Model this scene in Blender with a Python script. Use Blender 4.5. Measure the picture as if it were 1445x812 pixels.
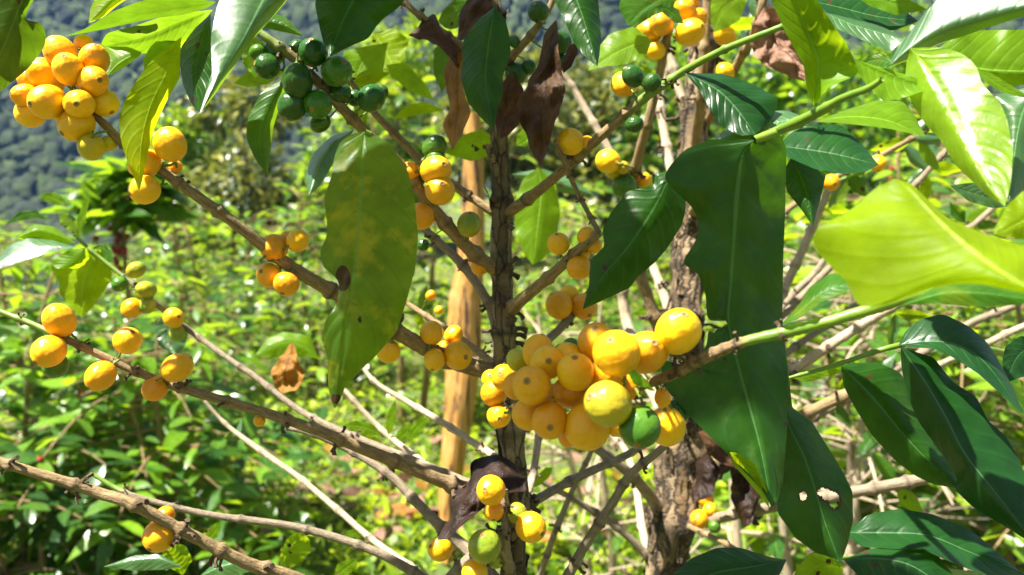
import bpy, bmesh, math, random
import numpy as np
from mathutils import Vector, Matrix, Quaternion, noise as mnoise

random.seed(7)
rng = np.random.default_rng(7)
for o in list(bpy.data.objects):
    bpy.data.objects.remove(o)
S = bpy.context.scene
COL = S.collection
R = math.radians

# ------------------------------------------------------------------ camera
F_PX, W_PX, H_PX = 1200.0, 1445.0, 812.0       # focal length in photo pixels
CAM = Vector((0, 0, 1.35))
PITCH = R(-7.4)
cd = bpy.data.cameras.new('camera')
cd.sensor_width = 36.0
cd.lens = 36.0 * F_PX / W_PX
cd.clip_start = 0.02
cd.clip_end = 2000
cd.dof.use_dof = True
cd.dof.focus_distance = 0.40
cd.dof.aperture_fstop = 12.5
cam = bpy.data.objects.new('camera', cd)
cam.location = CAM
cam.rotation_euler = (R(90) + PITCH, 0, 0)
COL.objects.link(cam)
S.camera = cam

# ------------------------------------------------------------------ light
SUN = Vector((-0.40, -0.12, 0.88)).normalized()   # direction towards the sun
w = bpy.data.worlds.new('World')
S.world = w
w.use_nodes = True
nt = w.node_tree
bg = nt.nodes['Background']
sky = nt.nodes.new('ShaderNodeTexSky')
sky.sky_type = 'NISHITA'
sky.sun_disc = False
sky.sun_elevation = math.asin(SUN.z)
sky.sun_rotation = math.atan2(SUN.x, SUN.y)
wb = nt.nodes.new('ShaderNodeMix')          # white balance of the daylight
wb.data_type = 'RGBA'; wb.blend_type = 'MULTIPLY'; wb.inputs[0].default_value = 1.0
nt.links.new(sky.outputs[0], wb.inputs[6]); wb.inputs[7].default_value = (.88, .80, .62, 1)
nt.links.new(wb.outputs[2], bg.inputs[0])
bg.inputs[1].default_value = 0.05
sl = bpy.data.lights.new('sun', 'SUN')
sl.energy = 5.0
sl.angle = R(0.5)
sl.color = (1.0, 0.95, 0.86)
so = bpy.data.objects.new('sun', sl)
so.rotation_euler = SUN.to_track_quat('Z', 'Y').to_euler()
so.location = (0, 0, 20)
COL.objects.link(so)
S.view_settings.view_transform = 'Standard'
S.view_settings.look = 'None'
S.view_settings.gamma = 1
S.view_settings.use_curve_mapping = False
S.view_settings.exposure = 1.98
S.cycles.max_bounces = 8
S.cycles.transparent_max_bounces = 8
S.cycles.caustics_reflective = False
S.cycles.caustics_refractive = False

FWD = Vector((0, math.cos(PITCH), math.sin(PITCH)))
UP = Vector((0, -math.sin(PITCH), math.cos(PITCH)))
RT = Vector((1, 0, 0))


def at(x, y, d):
    """point seen at photo pixel x, y and d metres in front of the lens"""
    return CAM + RT * ((x - W_PX / 2) / F_PX * d) + UP * (-(y - H_PX / 2) / F_PX * d) + FWD * d


def to_px(p):
    v = Vector(p) - CAM
    d = v.dot(FWD)
    return (v.dot(RT) / d * F_PX + W_PX / 2, -v.dot(UP) / d * F_PX + H_PX / 2, d)


# ------------------------------------------------------------------ object helpers
def obj(name, me, mats=(), parent=None):
    o = bpy.data.objects.new(name, me)
    COL.objects.link(o)
    if me is not None:
        for m in (mats if isinstance(mats, (list, tuple)) else [mats]):
            if m.name not in me.materials:
                me.materials.append(m)
    if parent is not None:
        o.parent = parent
        o.matrix_parent_inverse = Matrix.Translation(-world_loc(parent))
    return o


def world_loc(o):
    l = Vector(o.location)
    # every parent here only carries a translation, and parts sit at the origin of their thing
    while o.parent is not None:
        return Vector((0, 0, 0)) if o.type != 'EMPTY' else l
    return l


def tag(o, label=None, cat=None, group=None, kind=None):
    if label: o['label'] = label
    if cat: o['category'] = cat
    if group: o['group'] = group
    if kind: o['kind'] = kind
    return o


def empty(name, loc, label, cat, group=None):
    o = bpy.data.objects.new(name, None)
    o.empty_display_size = 0.1
    o.location = loc
    COL.objects.link(o)
    return tag(o, label, cat, group)


def child(o, parent):
    o.parent = parent
    if parent.type == 'EMPTY':
        o.matrix_parent_inverse = Matrix.Translation(-Vector(parent.location))
    return o


def mesh_np(name, verts, faces, smooth=True, uv=None, attrs=None, mat_idx=None):
    """verts (n,3) array, faces (m,k) array all of one size k"""
    me = bpy.data.meshes.new(name)
    verts = np.asarray(verts, dtype=np.float32)
    faces = np.asarray(faces, dtype=np.int32)
    m, k = faces.shape
    me.vertices.add(len(verts))
    me.vertices.foreach_set('co', verts.ravel())
    me.loops.add(m * k)
    me.loops.foreach_set('vertex_index', faces.ravel())
    me.polygons.add(m)
    me.polygons.foreach_set('loop_start', np.arange(0, m * k, k, dtype=np.int32))
    me.polygons.foreach_set('loop_total', np.full(m, k, dtype=np.int32))
    if smooth:
        me.polygons.foreach_set('use_smooth', np.ones(m, dtype=bool))
    if mat_idx is not None:
        me.polygons.foreach_set('material_index', np.asarray(mat_idx, dtype=np.int32))
    me.update(calc_edges=True)
    if uv is not None:
        l = me.uv_layers.new(name='UVMap')
        l.data.foreach_set('uv', np.asarray(uv, dtype=np.float32)[faces.ravel()].ravel())
    for an, av in (attrs or {}).items():
        a = me.attributes.new(an, 'FLOAT', 'POINT')
        a.data.foreach_set('value', np.asarray(av, dtype=np.float32))
    me.validate()
    return me


# ------------------------------------------------------------------ materials
class N:
    def __init__(self, name):
        self.m = bpy.data.materials.new(name)
        self.m.use_nodes = True
        self.t = self.m.node_tree
        self.t.nodes.clear()
        self.out = self.add('ShaderNodeOutputMaterial')

    def add(self, typ, **kw):
        n = self.t.nodes.new(typ)
        for k, v in kw.items():
            if k.startswith('_'):
                setattr(n, k[1:], v)
            else:
                key = int(k[1:]) if k[0] == 'i' and k[1:].isdigit() else k.replace('__', ' ')
                self.set(n.inputs[key], v)
        return n

    def set(self, sock, v):
        if isinstance(v, bpy.types.NodeSocket):
            self.t.links.new(v, sock)
        elif isinstance(v, (tuple, list)) and len(v) == 3 and sock.type == 'RGBA':
            sock.default_value = (*v, 1)
        else:
            sock.default_value = v

    def math(self, op, a, b=0.0, c=0.0, clamp=False):
        n = self.add('ShaderNodeMath', _operation=op, _use_clamp=clamp)
        self.set(n.inputs[0], a); self.set(n.inputs[1], b); self.set(n.inputs[2], c)
        return n.outputs[0]

    def mix(self, f, a, b, blend='MIX'):
        n = self.add('ShaderNodeMix', _data_type='RGBA', _blend_type=blend)
        self.set(n.inputs[0], f); self.set(n.inputs[6], a); self.set(n.inputs[7], b)
        return n.outputs[2]

    def noise(self, scale, detail=3, rough=0.55, vec=None, out=0):
        n = self.add('ShaderNodeTexNoise', Scale=scale, Detail=detail, Roughness=rough)
        if vec is not None: self.set(n.inputs['Vector'], vec)
        return n.outputs[out]

    def ramp(self, f, *stops):
        n = self.add('ShaderNodeValToRGB')
        self.set(n.inputs[0], f)
        e = n.color_ramp.elements
        while len(e) < len(stops): e.new(0.5)
        for el, (p, c) in zip(e, stops):
            el.position = p
            el.color = (c, c, c, 1) if isinstance(c, (int, float)) else (*c, 1)
        return n.outputs[0]

    def attr(self, name):
        return self.add('ShaderNodeAttribute', _attribute_name=name).outputs['Fac']

    def pos(self):
        return self.add('ShaderNodeNewGeometry').outputs['Position']

    def bump(self, h, strength=0.3, dist=0.001):
        return self.add('ShaderNodeBump', Strength=strength, Distance=dist, Height=h).outputs[0]


def leaf_mat(name, base, trans, tf=0.4, rough=0.36, spot=None, spot_amt=0.0, vein=1.25, nveins=9, spec=0.5,
             tone=False, patch=None, patch_scale=55, coat=0.0, patch_lo=0.52, patch_hi=0.66, brown=0.0, crough=.22):
    n = N(name)
    uv = n.add('ShaderNodeUVMap').outputs[0]
    sep = n.add('ShaderNodeSeparateXYZ', Vector=uv)
    u, v = sep.outputs[0], sep.outputs[1]
    av = n.math('ABSOLUTE', n.math('SUBTRACT', v, 0.5))
    mid = n.math('LESS_THAN', av, n.math('MULTIPLY_ADD', u, -0.016, 0.022))
    # lateral veins sweep forward from the midrib
    ph = n.math('SUBTRACT', n.math('MULTIPLY', u, float(nveins)), n.math('MULTIPLY', n.math('POWER', av, 1.35), 4.6))
    tri = n.math('ABSOLUTE', n.math('SUBTRACT', n.math('FRACT', ph), 0.5))
    lat = n.math('SMOOTH_MIN', n.math('MULTIPLY', tri, 5.0), 1.0, 0.3)          # 0 on a vein, 1 between
    latl = n.math('SUBTRACT', 1.0, n.math('MULTIPLY', tri, 14.0), clamp=True)
    obi = n.add('ShaderNodeObjectInfo')
    P = n.pos()
    ns = n.noise(60, 4, 0.6, P)
    fine = n.noise(900, 2, 0.6, P)
    var = n.ramp(ns, (0.25, 0.72), (0.75, 1.28))
    b = n.mix(1.0, base, var, 'MULTIPLY')
    t = n.mix(1.0, trans, var, 'MULTIPLY')
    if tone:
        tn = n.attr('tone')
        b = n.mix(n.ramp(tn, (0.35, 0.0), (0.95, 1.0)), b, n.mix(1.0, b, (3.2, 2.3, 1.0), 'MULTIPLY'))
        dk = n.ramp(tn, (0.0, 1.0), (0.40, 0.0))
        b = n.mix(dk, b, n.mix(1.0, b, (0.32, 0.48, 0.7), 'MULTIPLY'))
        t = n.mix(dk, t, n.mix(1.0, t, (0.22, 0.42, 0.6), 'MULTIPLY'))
    if patch is not None:
        pm = n.ramp(n.noise(patch_scale, 5, 0.6, P), (patch_lo, 0.0), (patch_hi, 1.0))
        b = n.mix(n.math('MULTIPLY', pm, 0.75), b, patch)
        t = n.mix(n.math('MULTIPLY', pm, 0.75), t, tuple(min(1, c * 3.3) for c in patch))
    if spot is not None:
        sm = n.ramp(n.noise(130, 3, 0.5, P), (0.70 - spot_amt, 0.0), (0.715 - spot_amt, 1.0))
        b = n.mix(sm, b, spot); t = n.mix(sm, t, tuple(c * .6 for c in spot))
    sa = n.ramp(n.math('ADD', n.attr('spot'), n.math('MULTIPLY', n.noise(320, 3, .6, P), .3)), (.42, 0.0), (.56, 1.0))
    b = n.mix(sa, b, (.055, .032, .014)); t = n.mix(sa, t, (.08, .04, .012))
    if brown > 0:   # scorched rim
        em = n.math('ADD', n.math('MULTIPLY', av, 2.0), n.math('MULTIPLY', n.noise(40, 3, .6, P), 0.35))
        bm = n.ramp(em, (1.12 - brown, 0.0), (1.16 - brown, 1.0))
        b = n.mix(bm, b, (.10, .055, .02)); t = n.mix(bm, t, (.12, .05, .01))
    lb = n.mix(n.math('MULTIPLY', latl, 0.34), b, n.mix(1.0, b, (1.6, 1.5, 1.4), 'MULTIPLY'))
    veinc = tuple(min(0.6, c * 2.2 + 0.035) for c in base)
    b = n.mix(mid, lb, veinc)
    t = n.mix(n.math('MULTIPLY', latl, 0.48), t, n.mix(1.0, t, (.6, .65, .5), 'MULTIPLY'))
    t = n.mix(n.math('MULTIPLY', mid, 0.6), t, n.mix(1.0, t, (.6, .7, .6), 'MULTIPLY'))
    h = n.math('ADD', n.math('MULTIPLY', lat, 0.8), n.math('MULTIPLY', n.noise(240, 3, .5, P), 0.9))
    h = n.math('ADD', h, n.math('MULTIPLY', fine, 0.12))
    h = n.math('SUBTRACT', h, n.math('MULTIPLY', mid, 0.7))
    bp = n.bump(h, 0.20 * vein, 0.0007)
    rg = n.math('ADD', n.math('MULTIPLY', n.noise(150, 3, .6, P), 0.22), rough - 0.11)
    pr = n.add('ShaderNodeBsdfPrincipled', Base__Color=b, Roughness=rg, Normal=bp)
    pr.inputs['Specular IOR Level'].default_value = spec
    pr.inputs['Coat Weight'].default_value = coat
    pr.inputs['Coat Roughness'].default_value = crough
    tr = n.add('ShaderNodeBsdfTranslucent', Color=t, Normal=bp)
    mx = n.add('ShaderNodeMixShader', Fac=tf)
    n.t.links.new(pr.outputs[0], mx.inputs[1]); n.t.links.new(tr.outputs[0], mx.inputs[2])
    n.t.links.new(mx.outputs[0], n.out.inputs[0])
    return n.m


def dead_mat(name, c1, c2, rough=0.6, tf=0.15, trans=(.25, .08, .01)):
    n = N(name)
    P = n.pos()
    ns = n.noise(70, 5, .65, P)
    uv = n.add('ShaderNodeUVMap').outputs[0]
    sep = n.add('ShaderNodeSeparateXYZ', Vector=uv)
    av = n.math('ABSOLUTE', n.math('SUBTRACT', sep.outputs[1], 0.5))
    ph = n.math('SUBTRACT', n.math('MULTIPLY', sep.outputs[0], 10.0), n.math('MULTIPLY', av, 4.0))
    tri = n.math('ABSOLUTE', n.math('SUBTRACT', n.math('FRACT', ph), 0.5))
    c = n.mix(n.ramp(ns, (.35, 0.0), (.68, 1.0)), c1, c2)
    c = n.mix(n.math('MULTIPLY', n.math('LESS_THAN', av, .022), .7), c, tuple(x * .35 for x in c1))
    bp = n.bump(n.math('ADD', n.noise(120, 5, .7, P), n.math('MULTIPLY', tri, .22)), .8, .0030)
    pr = n.add('ShaderNodeBsdfPrincipled', Base__Color=c, Roughness=rough, Normal=bp)
    pr.inputs['Specular IOR Level'].default_value = .25
    tr = n.add('ShaderNodeBsdfTranslucent', Color=trans)
    mx = n.add('ShaderNodeMixShader', Fac=tf)
    n.t.links.new(pr.outputs[0], mx.inputs[1]); n.t.links.new(tr.outputs[0], mx.inputs[2])
    n.t.links.new(mx.outputs[0], n.out.inputs[0])
    return n.m


LM = {
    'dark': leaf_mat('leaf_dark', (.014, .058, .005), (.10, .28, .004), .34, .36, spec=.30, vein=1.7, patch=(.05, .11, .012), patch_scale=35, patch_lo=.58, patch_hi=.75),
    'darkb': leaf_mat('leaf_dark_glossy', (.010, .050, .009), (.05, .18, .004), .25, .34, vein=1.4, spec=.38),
    'deep': leaf_mat('leaf_deep', (.024, .075, .008), (.14, .27, .006), .40, .40, spec=.22, spot=(.10, .03, .012), spot_amt=-.08),
    'mid': leaf_mat('leaf_mid', (.034, .115, .010), (.24, .42, .010), .42, .40, spec=.25, patch=(.12, .17, .015)),
    'spotted': leaf_mat('leaf_spotted', (.034, .095, .008), (.34, .52, .010), .50, .40, spec=.25, spot=(.10, .035, .012), spot_amt=-.07,
                        patch=(.22, .22, .012), patch_scale=50, patch_lo=.50, patch_hi=.62),
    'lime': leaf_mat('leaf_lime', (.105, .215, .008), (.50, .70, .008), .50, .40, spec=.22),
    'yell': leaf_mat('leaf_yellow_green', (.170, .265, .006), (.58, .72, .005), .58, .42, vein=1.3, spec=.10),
    'gloss': leaf_mat('leaf_glossy_lime', (.150, .270, .014), (.54, .72, .014), .46, .30, vein=2.4, coat=.7, spec=.2, crough=.13),
    'silver': leaf_mat('leaf_waxy', (.040, .120, .028), (.26, .44, .012), .30, .42, vein=1.6, coat=1.0, spec=.7, crough=.36),
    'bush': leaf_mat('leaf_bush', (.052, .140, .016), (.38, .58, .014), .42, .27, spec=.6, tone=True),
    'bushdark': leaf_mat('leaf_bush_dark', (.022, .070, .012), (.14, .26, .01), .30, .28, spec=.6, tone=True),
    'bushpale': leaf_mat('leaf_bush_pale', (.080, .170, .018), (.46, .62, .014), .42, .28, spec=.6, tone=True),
    'grass': leaf_mat('leaf_grass', (.120, .210, .014), (.48, .62, .012), .40, .40, spec=.3, tone=True),
    'far': leaf_mat('leaf_far', (.085, .115, .040), (.24, .26, .03), .28, .32, tone=True),
    'dead': dead_mat('dead_leaf_brown', (.020, .009, .004), (.105, .050, .016)),
    'deador': dead_mat('dead_leaf_tan', (.13, .055, .010), (.44, .22, .04), .55, .35, (.5, .2, .02)),
    'deadbl': dead_mat('dead_leaf_black', (.009, .0045, .003), (.032, .014, .008), .5, .04),
    'deadpk': dead_mat('dead_leaf_dusty', (.17, .085, .055), (.36, .21, .14), .7, .2, (.3, .1, .05)),
}


def bark_mat(name, c1, c2, c3, bstr=0.8, moss=0.0):
    n = N(name)
    uv = n.add('ShaderNodeUVMap').outputs[0]
    mp = n.add('ShaderNodeMapping', Vector=uv)
    mp.inputs['Scale'].default_value = (1.0, 0.22, 1.0)
    P = n.pos()
    str_ = n.noise(9, 5, .7, mp.outputs[0])
    big = n.noise(45, 4, .6, P)
    fine = n.noise(700, 3, .6, P)
    c = n.mix(n.ramp(str_, (.32, 0.0), (.66, 1.0)), c1, c2)
    c = n.mix(n.ramp(big, (.52, 0.0), (.68, 1.0)), c, c3)
    c = n.mix(n.math('MULTIPLY', n.ramp(fine, (.4, 0.0), (.7, 1.0)), .3), c, tuple(x * .45 for x in c1))
    if moss:
        c = n.mix(n.math('MULTIPLY', n.ramp(n.noise(30, 4, .6, P), (.55, 0.0), (.7, 1.0)), moss), c, (.09, .10, .03))
    c = n.mix(n.attr('scar'), c, (.030, .018, .010))
    g = n.mix(n.ramp(n.noise(90, 3, .6, P), (.35, 0.0), (.7, 1.0)), (.16, .26, .02), (.10, .20, .02))
    y = n.attr('young')
    c = n.mix(y, c, g)
    h = n.math('ADD', n.math('MULTIPLY', str_, 1.0), n.math('MULTIPLY', fine, .35))
    h = n.math('MULTIPLY', h, n.math('SUBTRACT', 1.0, n.math('MULTIPLY', y, .85)))
    pr = n.add('ShaderNodeBsdfPrincipled', Base__Color=c, Roughness=n.math('MULTIPLY_ADD', y, -.4, .82), Normal=n.bump(h, bstr, .0016))
    n.t.links.new(pr.outputs[0], n.out.inputs[0])
    return n.m


def cracked_bark(name, sc, dark, c1, c2, cr=.10):
    n = N(name)
    uv = n.add('ShaderNodeUVMap').outputs[0]
    P = n.pos()
    wob = n.add('ShaderNodeVectorMath', _operation='MULTIPLY_ADD')
    n.set(wob.inputs[0], n.noise(160, 3, .6, P, 1)); wob.inputs[1].default_value = (.09, .35, 0); n.set(wob.inputs[2], uv)
    mp = n.add('ShaderNodeMapping', Vector=wob.outputs[0]); mp.inputs['Scale'].default_value = (sc, sc * .32, 1)
    v = n.add('ShaderNodeTexVoronoi', _feature='DISTANCE_TO_EDGE', Vector=mp.outputs[0], Scale=1.0)
    vc = n.add('ShaderNodeTexVoronoi', _feature='F1', Vector=mp.outputs[0], Scale=1.0)
    plate = n.add('ShaderNodeSeparateXYZ', Vector=vc.outputs['Color']).outputs[0]
    e = n.ramp(v.outputs['Distance'], (.0, 0.0), (cr, .75), (.3, 1.0))
    fine = n.noise(520, 5, .7, P)
    big = n.noise(38, 4, .65, P)
    c = n.mix(n.ramp(plate, (.2, 0.0), (.9, 1.0)), c1, c2)
    c = n.mix(n.ramp(big, (.42, 0.0), (.66, 1.0)), c, n.mix(1.0, c, (.34, .32, .30), 'MULTIPLY'))
    c = n.mix(n.math('MULTIPLY', n.ramp(fine, (.4, 0.0), (.68, 1.0)), .55), c, n.mix(1.0, c, (.4, .37, .33), 'MULTIPLY'))
    c = n.mix(e, dark, c)
    c = n.mix(n.attr('scar'), c, (.025, .016, .010))
    h = n.math('ADD', n.math('MULTIPLY', e, 1.0), n.math('ADD', n.math('MULTIPLY', fine, .5), n.math('MULTIPLY', plate, .5)))
    pr = n.add('ShaderNodeBsdfPrincipled', Base__Color=c, Roughness=.88, Normal=n.bump(h, 1.0, .0028))
    n.t.links.new(pr.outputs[0], n.out.inputs[0])
    return n.m


BK = {
    'twig': bark_mat('bark_twig', (.125, .078, .032), (.40, .275, .130), (.25, .165, .075)),
    'grey': bark_mat('bark_grey_twig', (.14, .105, .066), (.34, .27, .18), (.24, .185, .12)),
    'pale': bark_mat('bark_pale_dry', (.26, .19, .11), (.56, .46, .32), (.42, .33, .22)),
    'trunk': cracked_bark('bark_trunk', 7., (.040, .027, .013), (.20, .145, .065), (.40, .30, .155), .05),
    'old': cracked_bark('bark_old_flaky', 9., (.016, .010, .006), (.20, .130, .060), (.44, .32, .185)),
}


def berry_mat(name, c_top, c_low, sss=.25, rough=.3, mott=(.5, .24, .01), hue=.03, spc=(.20, .085, .012)):
    n = N(name)
    tc = n.add('ShaderNodeTexCoord').outputs['Object']
    sep = n.add('ShaderNodeSeparateXYZ', Vector=tc)
    oi = n.add('ShaderNodeObjectInfo')
    off = n.add('ShaderNodeVectorMath', _operation='ADD')
    n.set(off.inputs[0], tc)
    cx = n.add('ShaderNodeCombineXYZ', X=n.math('MULTIPLY', oi.outputs['Random'], 31.0), Y=n.math('MULTIPLY', oi.outputs['Random'], 17.0))
    n.set(off.inputs[1], cx.outputs[0])
    V = off.outputs[0]
    b1 = n.noise(1.3, 4, .6, V)
    f = n.ramp(n.math('ADD', n.math('MULTIPLY', sep.outputs[2], .22), b1), (.3, 0.0), (.75, 1.0))
    c = n.mix(f, c_low, c_top)
    streak = n.add('ShaderNodeMapping', Vector=V)
    streak.inputs['Scale'].default_value = (7, 7, .7)
    st = n.noise(1.5, 3, .6, streak.outputs[0])
    c = n.mix(n.math('MULTIPLY', n.ramp(st, (.55, 0.0), (.75, 1.0)), .35), c, mott)
    sp = n.ramp(n.noise(11, 2, .5, V), (.735, 0.0), (.76, 1.0))
    c = n.mix(n.math('MULTIPLY', sp, .7), c, spc)
    hs = n.add('ShaderNodeHueSaturation', Color=c)
    n.set(hs.inputs['Hue'], n.math('MULTIPLY_ADD', oi.outputs['Random'], hue, .5 - hue / 2))
    n.set(hs.inputs['Value'], n.math('MULTIPLY_ADD', oi.outputs['Random'], .16, .90))
    h = n.math('ADD', n.noise(2.2, 2, .5, V), n.math('MULTIPLY', n.noise(60, 2, .5, V), .02))
    pr = n.add('ShaderNodeBsdfPrincipled', Base__Color=hs.outputs[0], Normal=n.bump(h, .12, .04),
               Roughness=n.math('MULTIPLY_ADD', n.noise(6, 3, .6, V), .2, rough - .1))
    pr.inputs['Subsurface Weight'].default_value = sss
    pr.inputs['Subsurface Radius'].default_value = (1, .5, .12)
    pr.inputs['Subsurface Scale'].default_value = .005
    pr.inputs['Specular IOR Level'].default_value = .38
    n.t.links.new(pr.outputs[0], n.out.inputs[0])
    return n.m


BM = {
    'Y': berry_mat('berry_yellow', (.82, .46, .008), (.80, .40, .006), .5, .36),
    'O': berry_mat('berry_orange', (.80, .43, .008), (.78, .37, .006), .5, .36),
    'L': berry_mat('berry_lime', (.42, .38, .02), (.50, .36, .012), mott=(.26, .26, .02)),
    'H': berry_mat('berry_half_ripe', (.16, .27, .02), (.42, .38, .02), mott=(.12, .2, .02)),
    'G': berry_mat('berry_green', (.040, .135, .008), (.070, .175, .012), .12, .28, (.03, .10, .014), .02, (.10, .16, .03)),
    'D': berry_mat('berry_dark_green', (.018, .075, .010), (.030, .10, .012), .1, .28, (.012, .055, .008), .02, (.06, .10, .02)),
    'R': berry_mat('berry_red', (.34, .016, .020), (.22, .010, .016), .15, .3, (.10, .006, .008)),
}


def plain(name, c, rough=.7, scale=200, c2=None, bstr=.4, bd=.001):
    n = N(name)
    P = n.pos()
    f = n.noise(scale, 4, .6, P)
    col = n.mix(n.ramp(f, (.35, 0.0), (.7, 1.0)), c, c2 or tuple(x * .5 for x in c))
    pr = n.add('ShaderNodeBsdfPrincipled', Base__Color=col, Roughness=rough, Normal=n.bump(f, bstr, bd))
    n.t.links.new(pr.outputs[0], n.out.inputs[0])
    return n.m




def calyx_mat():
    n = N('berry_calyx')
    sep = n.add('ShaderNodeSeparateXYZ', Vector=n.add('ShaderNodeTexCoord').outputs['Object'])
    r = n.math('SQRT', n.math('ADD', n.math('MULTIPLY', sep.outputs[0], sep.outputs[0]), n.math('MULTIPLY', sep.outputs[1], sep.outputs[1])))
    r = n.math('MULTIPLY_ADD', n.noise(1800, 2, .6, n.pos()), .03, r)
    c = n.ramp(r, (.020, (.09, .045, .016)), (.045, (.24, .13, .035)), (.085, (.36, .21, .04)), (.105, (.16, .085, .02)))
    pr = n.add('ShaderNodeBsdfPrincipled', Base__Color=c, Roughness=.75)
    n.t.links.new(pr.outputs[0], n.out.inputs[0])
    return n.m


M_CALYX = calyx_mat()
M_STALK = plain('berry_stalk', (.13, .20, .02), .5, 400, (.09, .12, .02))
M_STUB = plain('dry_stub', (.05, .028, .016), .9, 500, (.11, .07, .04))
M_PETIOLE = plain('leaf_petiole', (.17, .27, .02), .4, 150, (.12, .22, .02))


# ------------------------------------------------------------------ curve helpers
def resample(pts, n):
    p = np.asarray(pts, dtype=float)
    seg = np.linalg.norm(np.diff(p[:, :2], axis=0), axis=1)
    s = np.concatenate([[0], np.cumsum(seg)])
    t = np.linspace(0, s[-1], n)
    return np.stack([np.interp(t, s, p[:, k]) for k in range(p.shape[1])], 1)


def catmull(pts, n):
    p = np.asarray(pts, dtype=float)
    if len(p) < 3:
        return resample(p, n)
    q = np.vstack([2 * p[0] - p[1], p, 2 * p[-1] - p[-2]])
    out = []
    for i in range(1, len(q) - 2):
        a, b, c, d = q[i - 1], q[i], q[i + 1], q[i + 2]
        for t in np.linspace(0, 1, 12, endpoint=False):
            out.append(.5 * ((2 * b) + (-a + c) * t + (2 * a - 5 * b + 4 * c - d) * t * t + (-a + 3 * b - 3 * c + d) * t ** 3))
    out.append(q[-2])
    return resample(out, n)


def smooth1(a, it=1):
    a = a.copy()
    for _ in range(it):
        a[1:-1] = .25 * a[:-2] + .5 * a[1:-1] + .25 * a[2:]
    return a


# ------------------------------------------------------------------ leaves traced at their own depth
def leaf(parent, mat, mid, L, Rr, d0, d1, dl=0., dr=0., name='leaf', nu=36, nh=7, rip=1.0, holes=(), bow=0., tear=None, pet=None, mb=.0, sm=1, spots=()):
    """mid: midrib base>tip, L / Rr: the two edges base>tip (photo pixels, base and tip left out);
    d0, d1: distance at base and tip; dl, dr: how far each edge lies behind (+) or before (-) the midrib, in metres"""
    base, tip = mid[0], mid[-1]
    m = smooth1(catmull(mid, nu), 1)
    l = smooth1(resample([base] + list(L) + [tip], nu), sm)
    r = smooth1(resample([base] + list(Rr) + [tip], nu), sm)
    W = max(np.linalg.norm(l - r, axis=1).max() / F_PX * (d0 + d1) / 2, .004)
    ph1, ph2 = random.uniform(0, 6), random.uniform(0, 6)
    if not spots and name == 'leaf' and W > .012 and random.random() < .4:
        spots = [(m[k][0] + random.uniform(-.3, .3) * (r[k][0] - l[k][0]), m[k][1] + random.uniform(-.3, .3) * (r[k][1] - l[k][1]), *(2 * [random.uniform(1.5, 3.5)])) for k in [random.randrange(5, nu - 4) for _ in range(random.randint(1, 3))]]
    if holes and mat == 'dark' and len(holes) == 4: spots = [(h[0], h[1], h[2] * 1.32, h[3] * 1.32) for h in holes]
    verts, uvs, pxs = [], [], []
    cols = [-(1 - k / nh) for k in range(nh)] + [0] + [(k + 1) / nh for k in range(nh)]
    nc = len(cols)
    for i in range(nu):
        u = i / (nu - 1)
        d = d0 + (d1 - d0) * u + bow * math.sin(math.pi * u)
        env = math.sin(math.pi * min(1, u * 1.02)) ** .5 if 0 < u < 1 else 0
        for c in cols:
            a = abs(c)
            e = l[i] if c < 0 else r[i]
            q = m[i] * (1 - a) + e * a
            off = (dl if c < 0 else dr) * (a ** 1.25) * env
            ph = ph1 if c < 0 else ph2
            off += rip * W * env * (.050 * a * a * math.sin(u * 17 + ph) + .022 * a ** 3 * math.sin(u * 39 + 2 * ph))
            off += W * env * .035 * math.exp(-(a / .10) ** 2) * (1 if mb >= 0 else -1)      # sunken midrib
            off += rip * W * env * .008 * math.sin(2 * math.pi * (u * 9 - a * 1.5)) * math.sin(math.pi * min(1, a * 1.1))
            pw = at(q[0], q[1], d + off)
            if name == 'dried_leaf' and u < 1:
                kk = min(1, 4 * u, 5 * (1 - u))
                n1 = mnoise.noise_vector(pw * 70); n2 = mnoise.noise_vector(pw * 190)
                pw = pw + (FWD * n1.y + n1 * .32) * (W * .30 * kk) + (FWD * n2.y + n2 * .3) * (W * .10 * kk)
            verts.append(pw)
            uvs.append((u, .5 + .5 * c))
            pxs.append(q)
    faces = []
    for i in range(nu - 1):
        for j in range(nc - 1):
            f = (i * nc + j, i * nc + j + 1, (i + 1) * nc + j + 1, (i + 1) * nc + j)
            cx = sum(pxs[k][0] for k in f) / 4; cy = sum(pxs[k][1] for k in f) / 4
            if any(((cx - h[0]) / h[2]) ** 2 + ((cy - h[1]) / h[3]) ** 2 < 1 for h in holes):
                continue
            faces.append(f)
    sp = [max([0] + [1 - ((q[0] - h[0]) / h[2]) ** 2 - ((q[1] - h[1]) / h[3]) ** 2 + .5 for h in spots]) for q in pxs]
    me = mesh_np(name, [tuple(v) for v in verts], faces, True, uvs, {'spot': np.clip(sp, 0, 1)})
    o = obj(name, me, [LM[mat]])
    child(o, parent)
    if pet is not None:      # petiole + raised midrib belong to the leaf's own mesh
        pts = [at(px, py, d0 + .002) for px, py in pet] + [at(m[0][0], m[0][1], d0)]
        tube_into(o, pts, W * .045, W * .035, M_PETIOLE)
    return o


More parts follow.
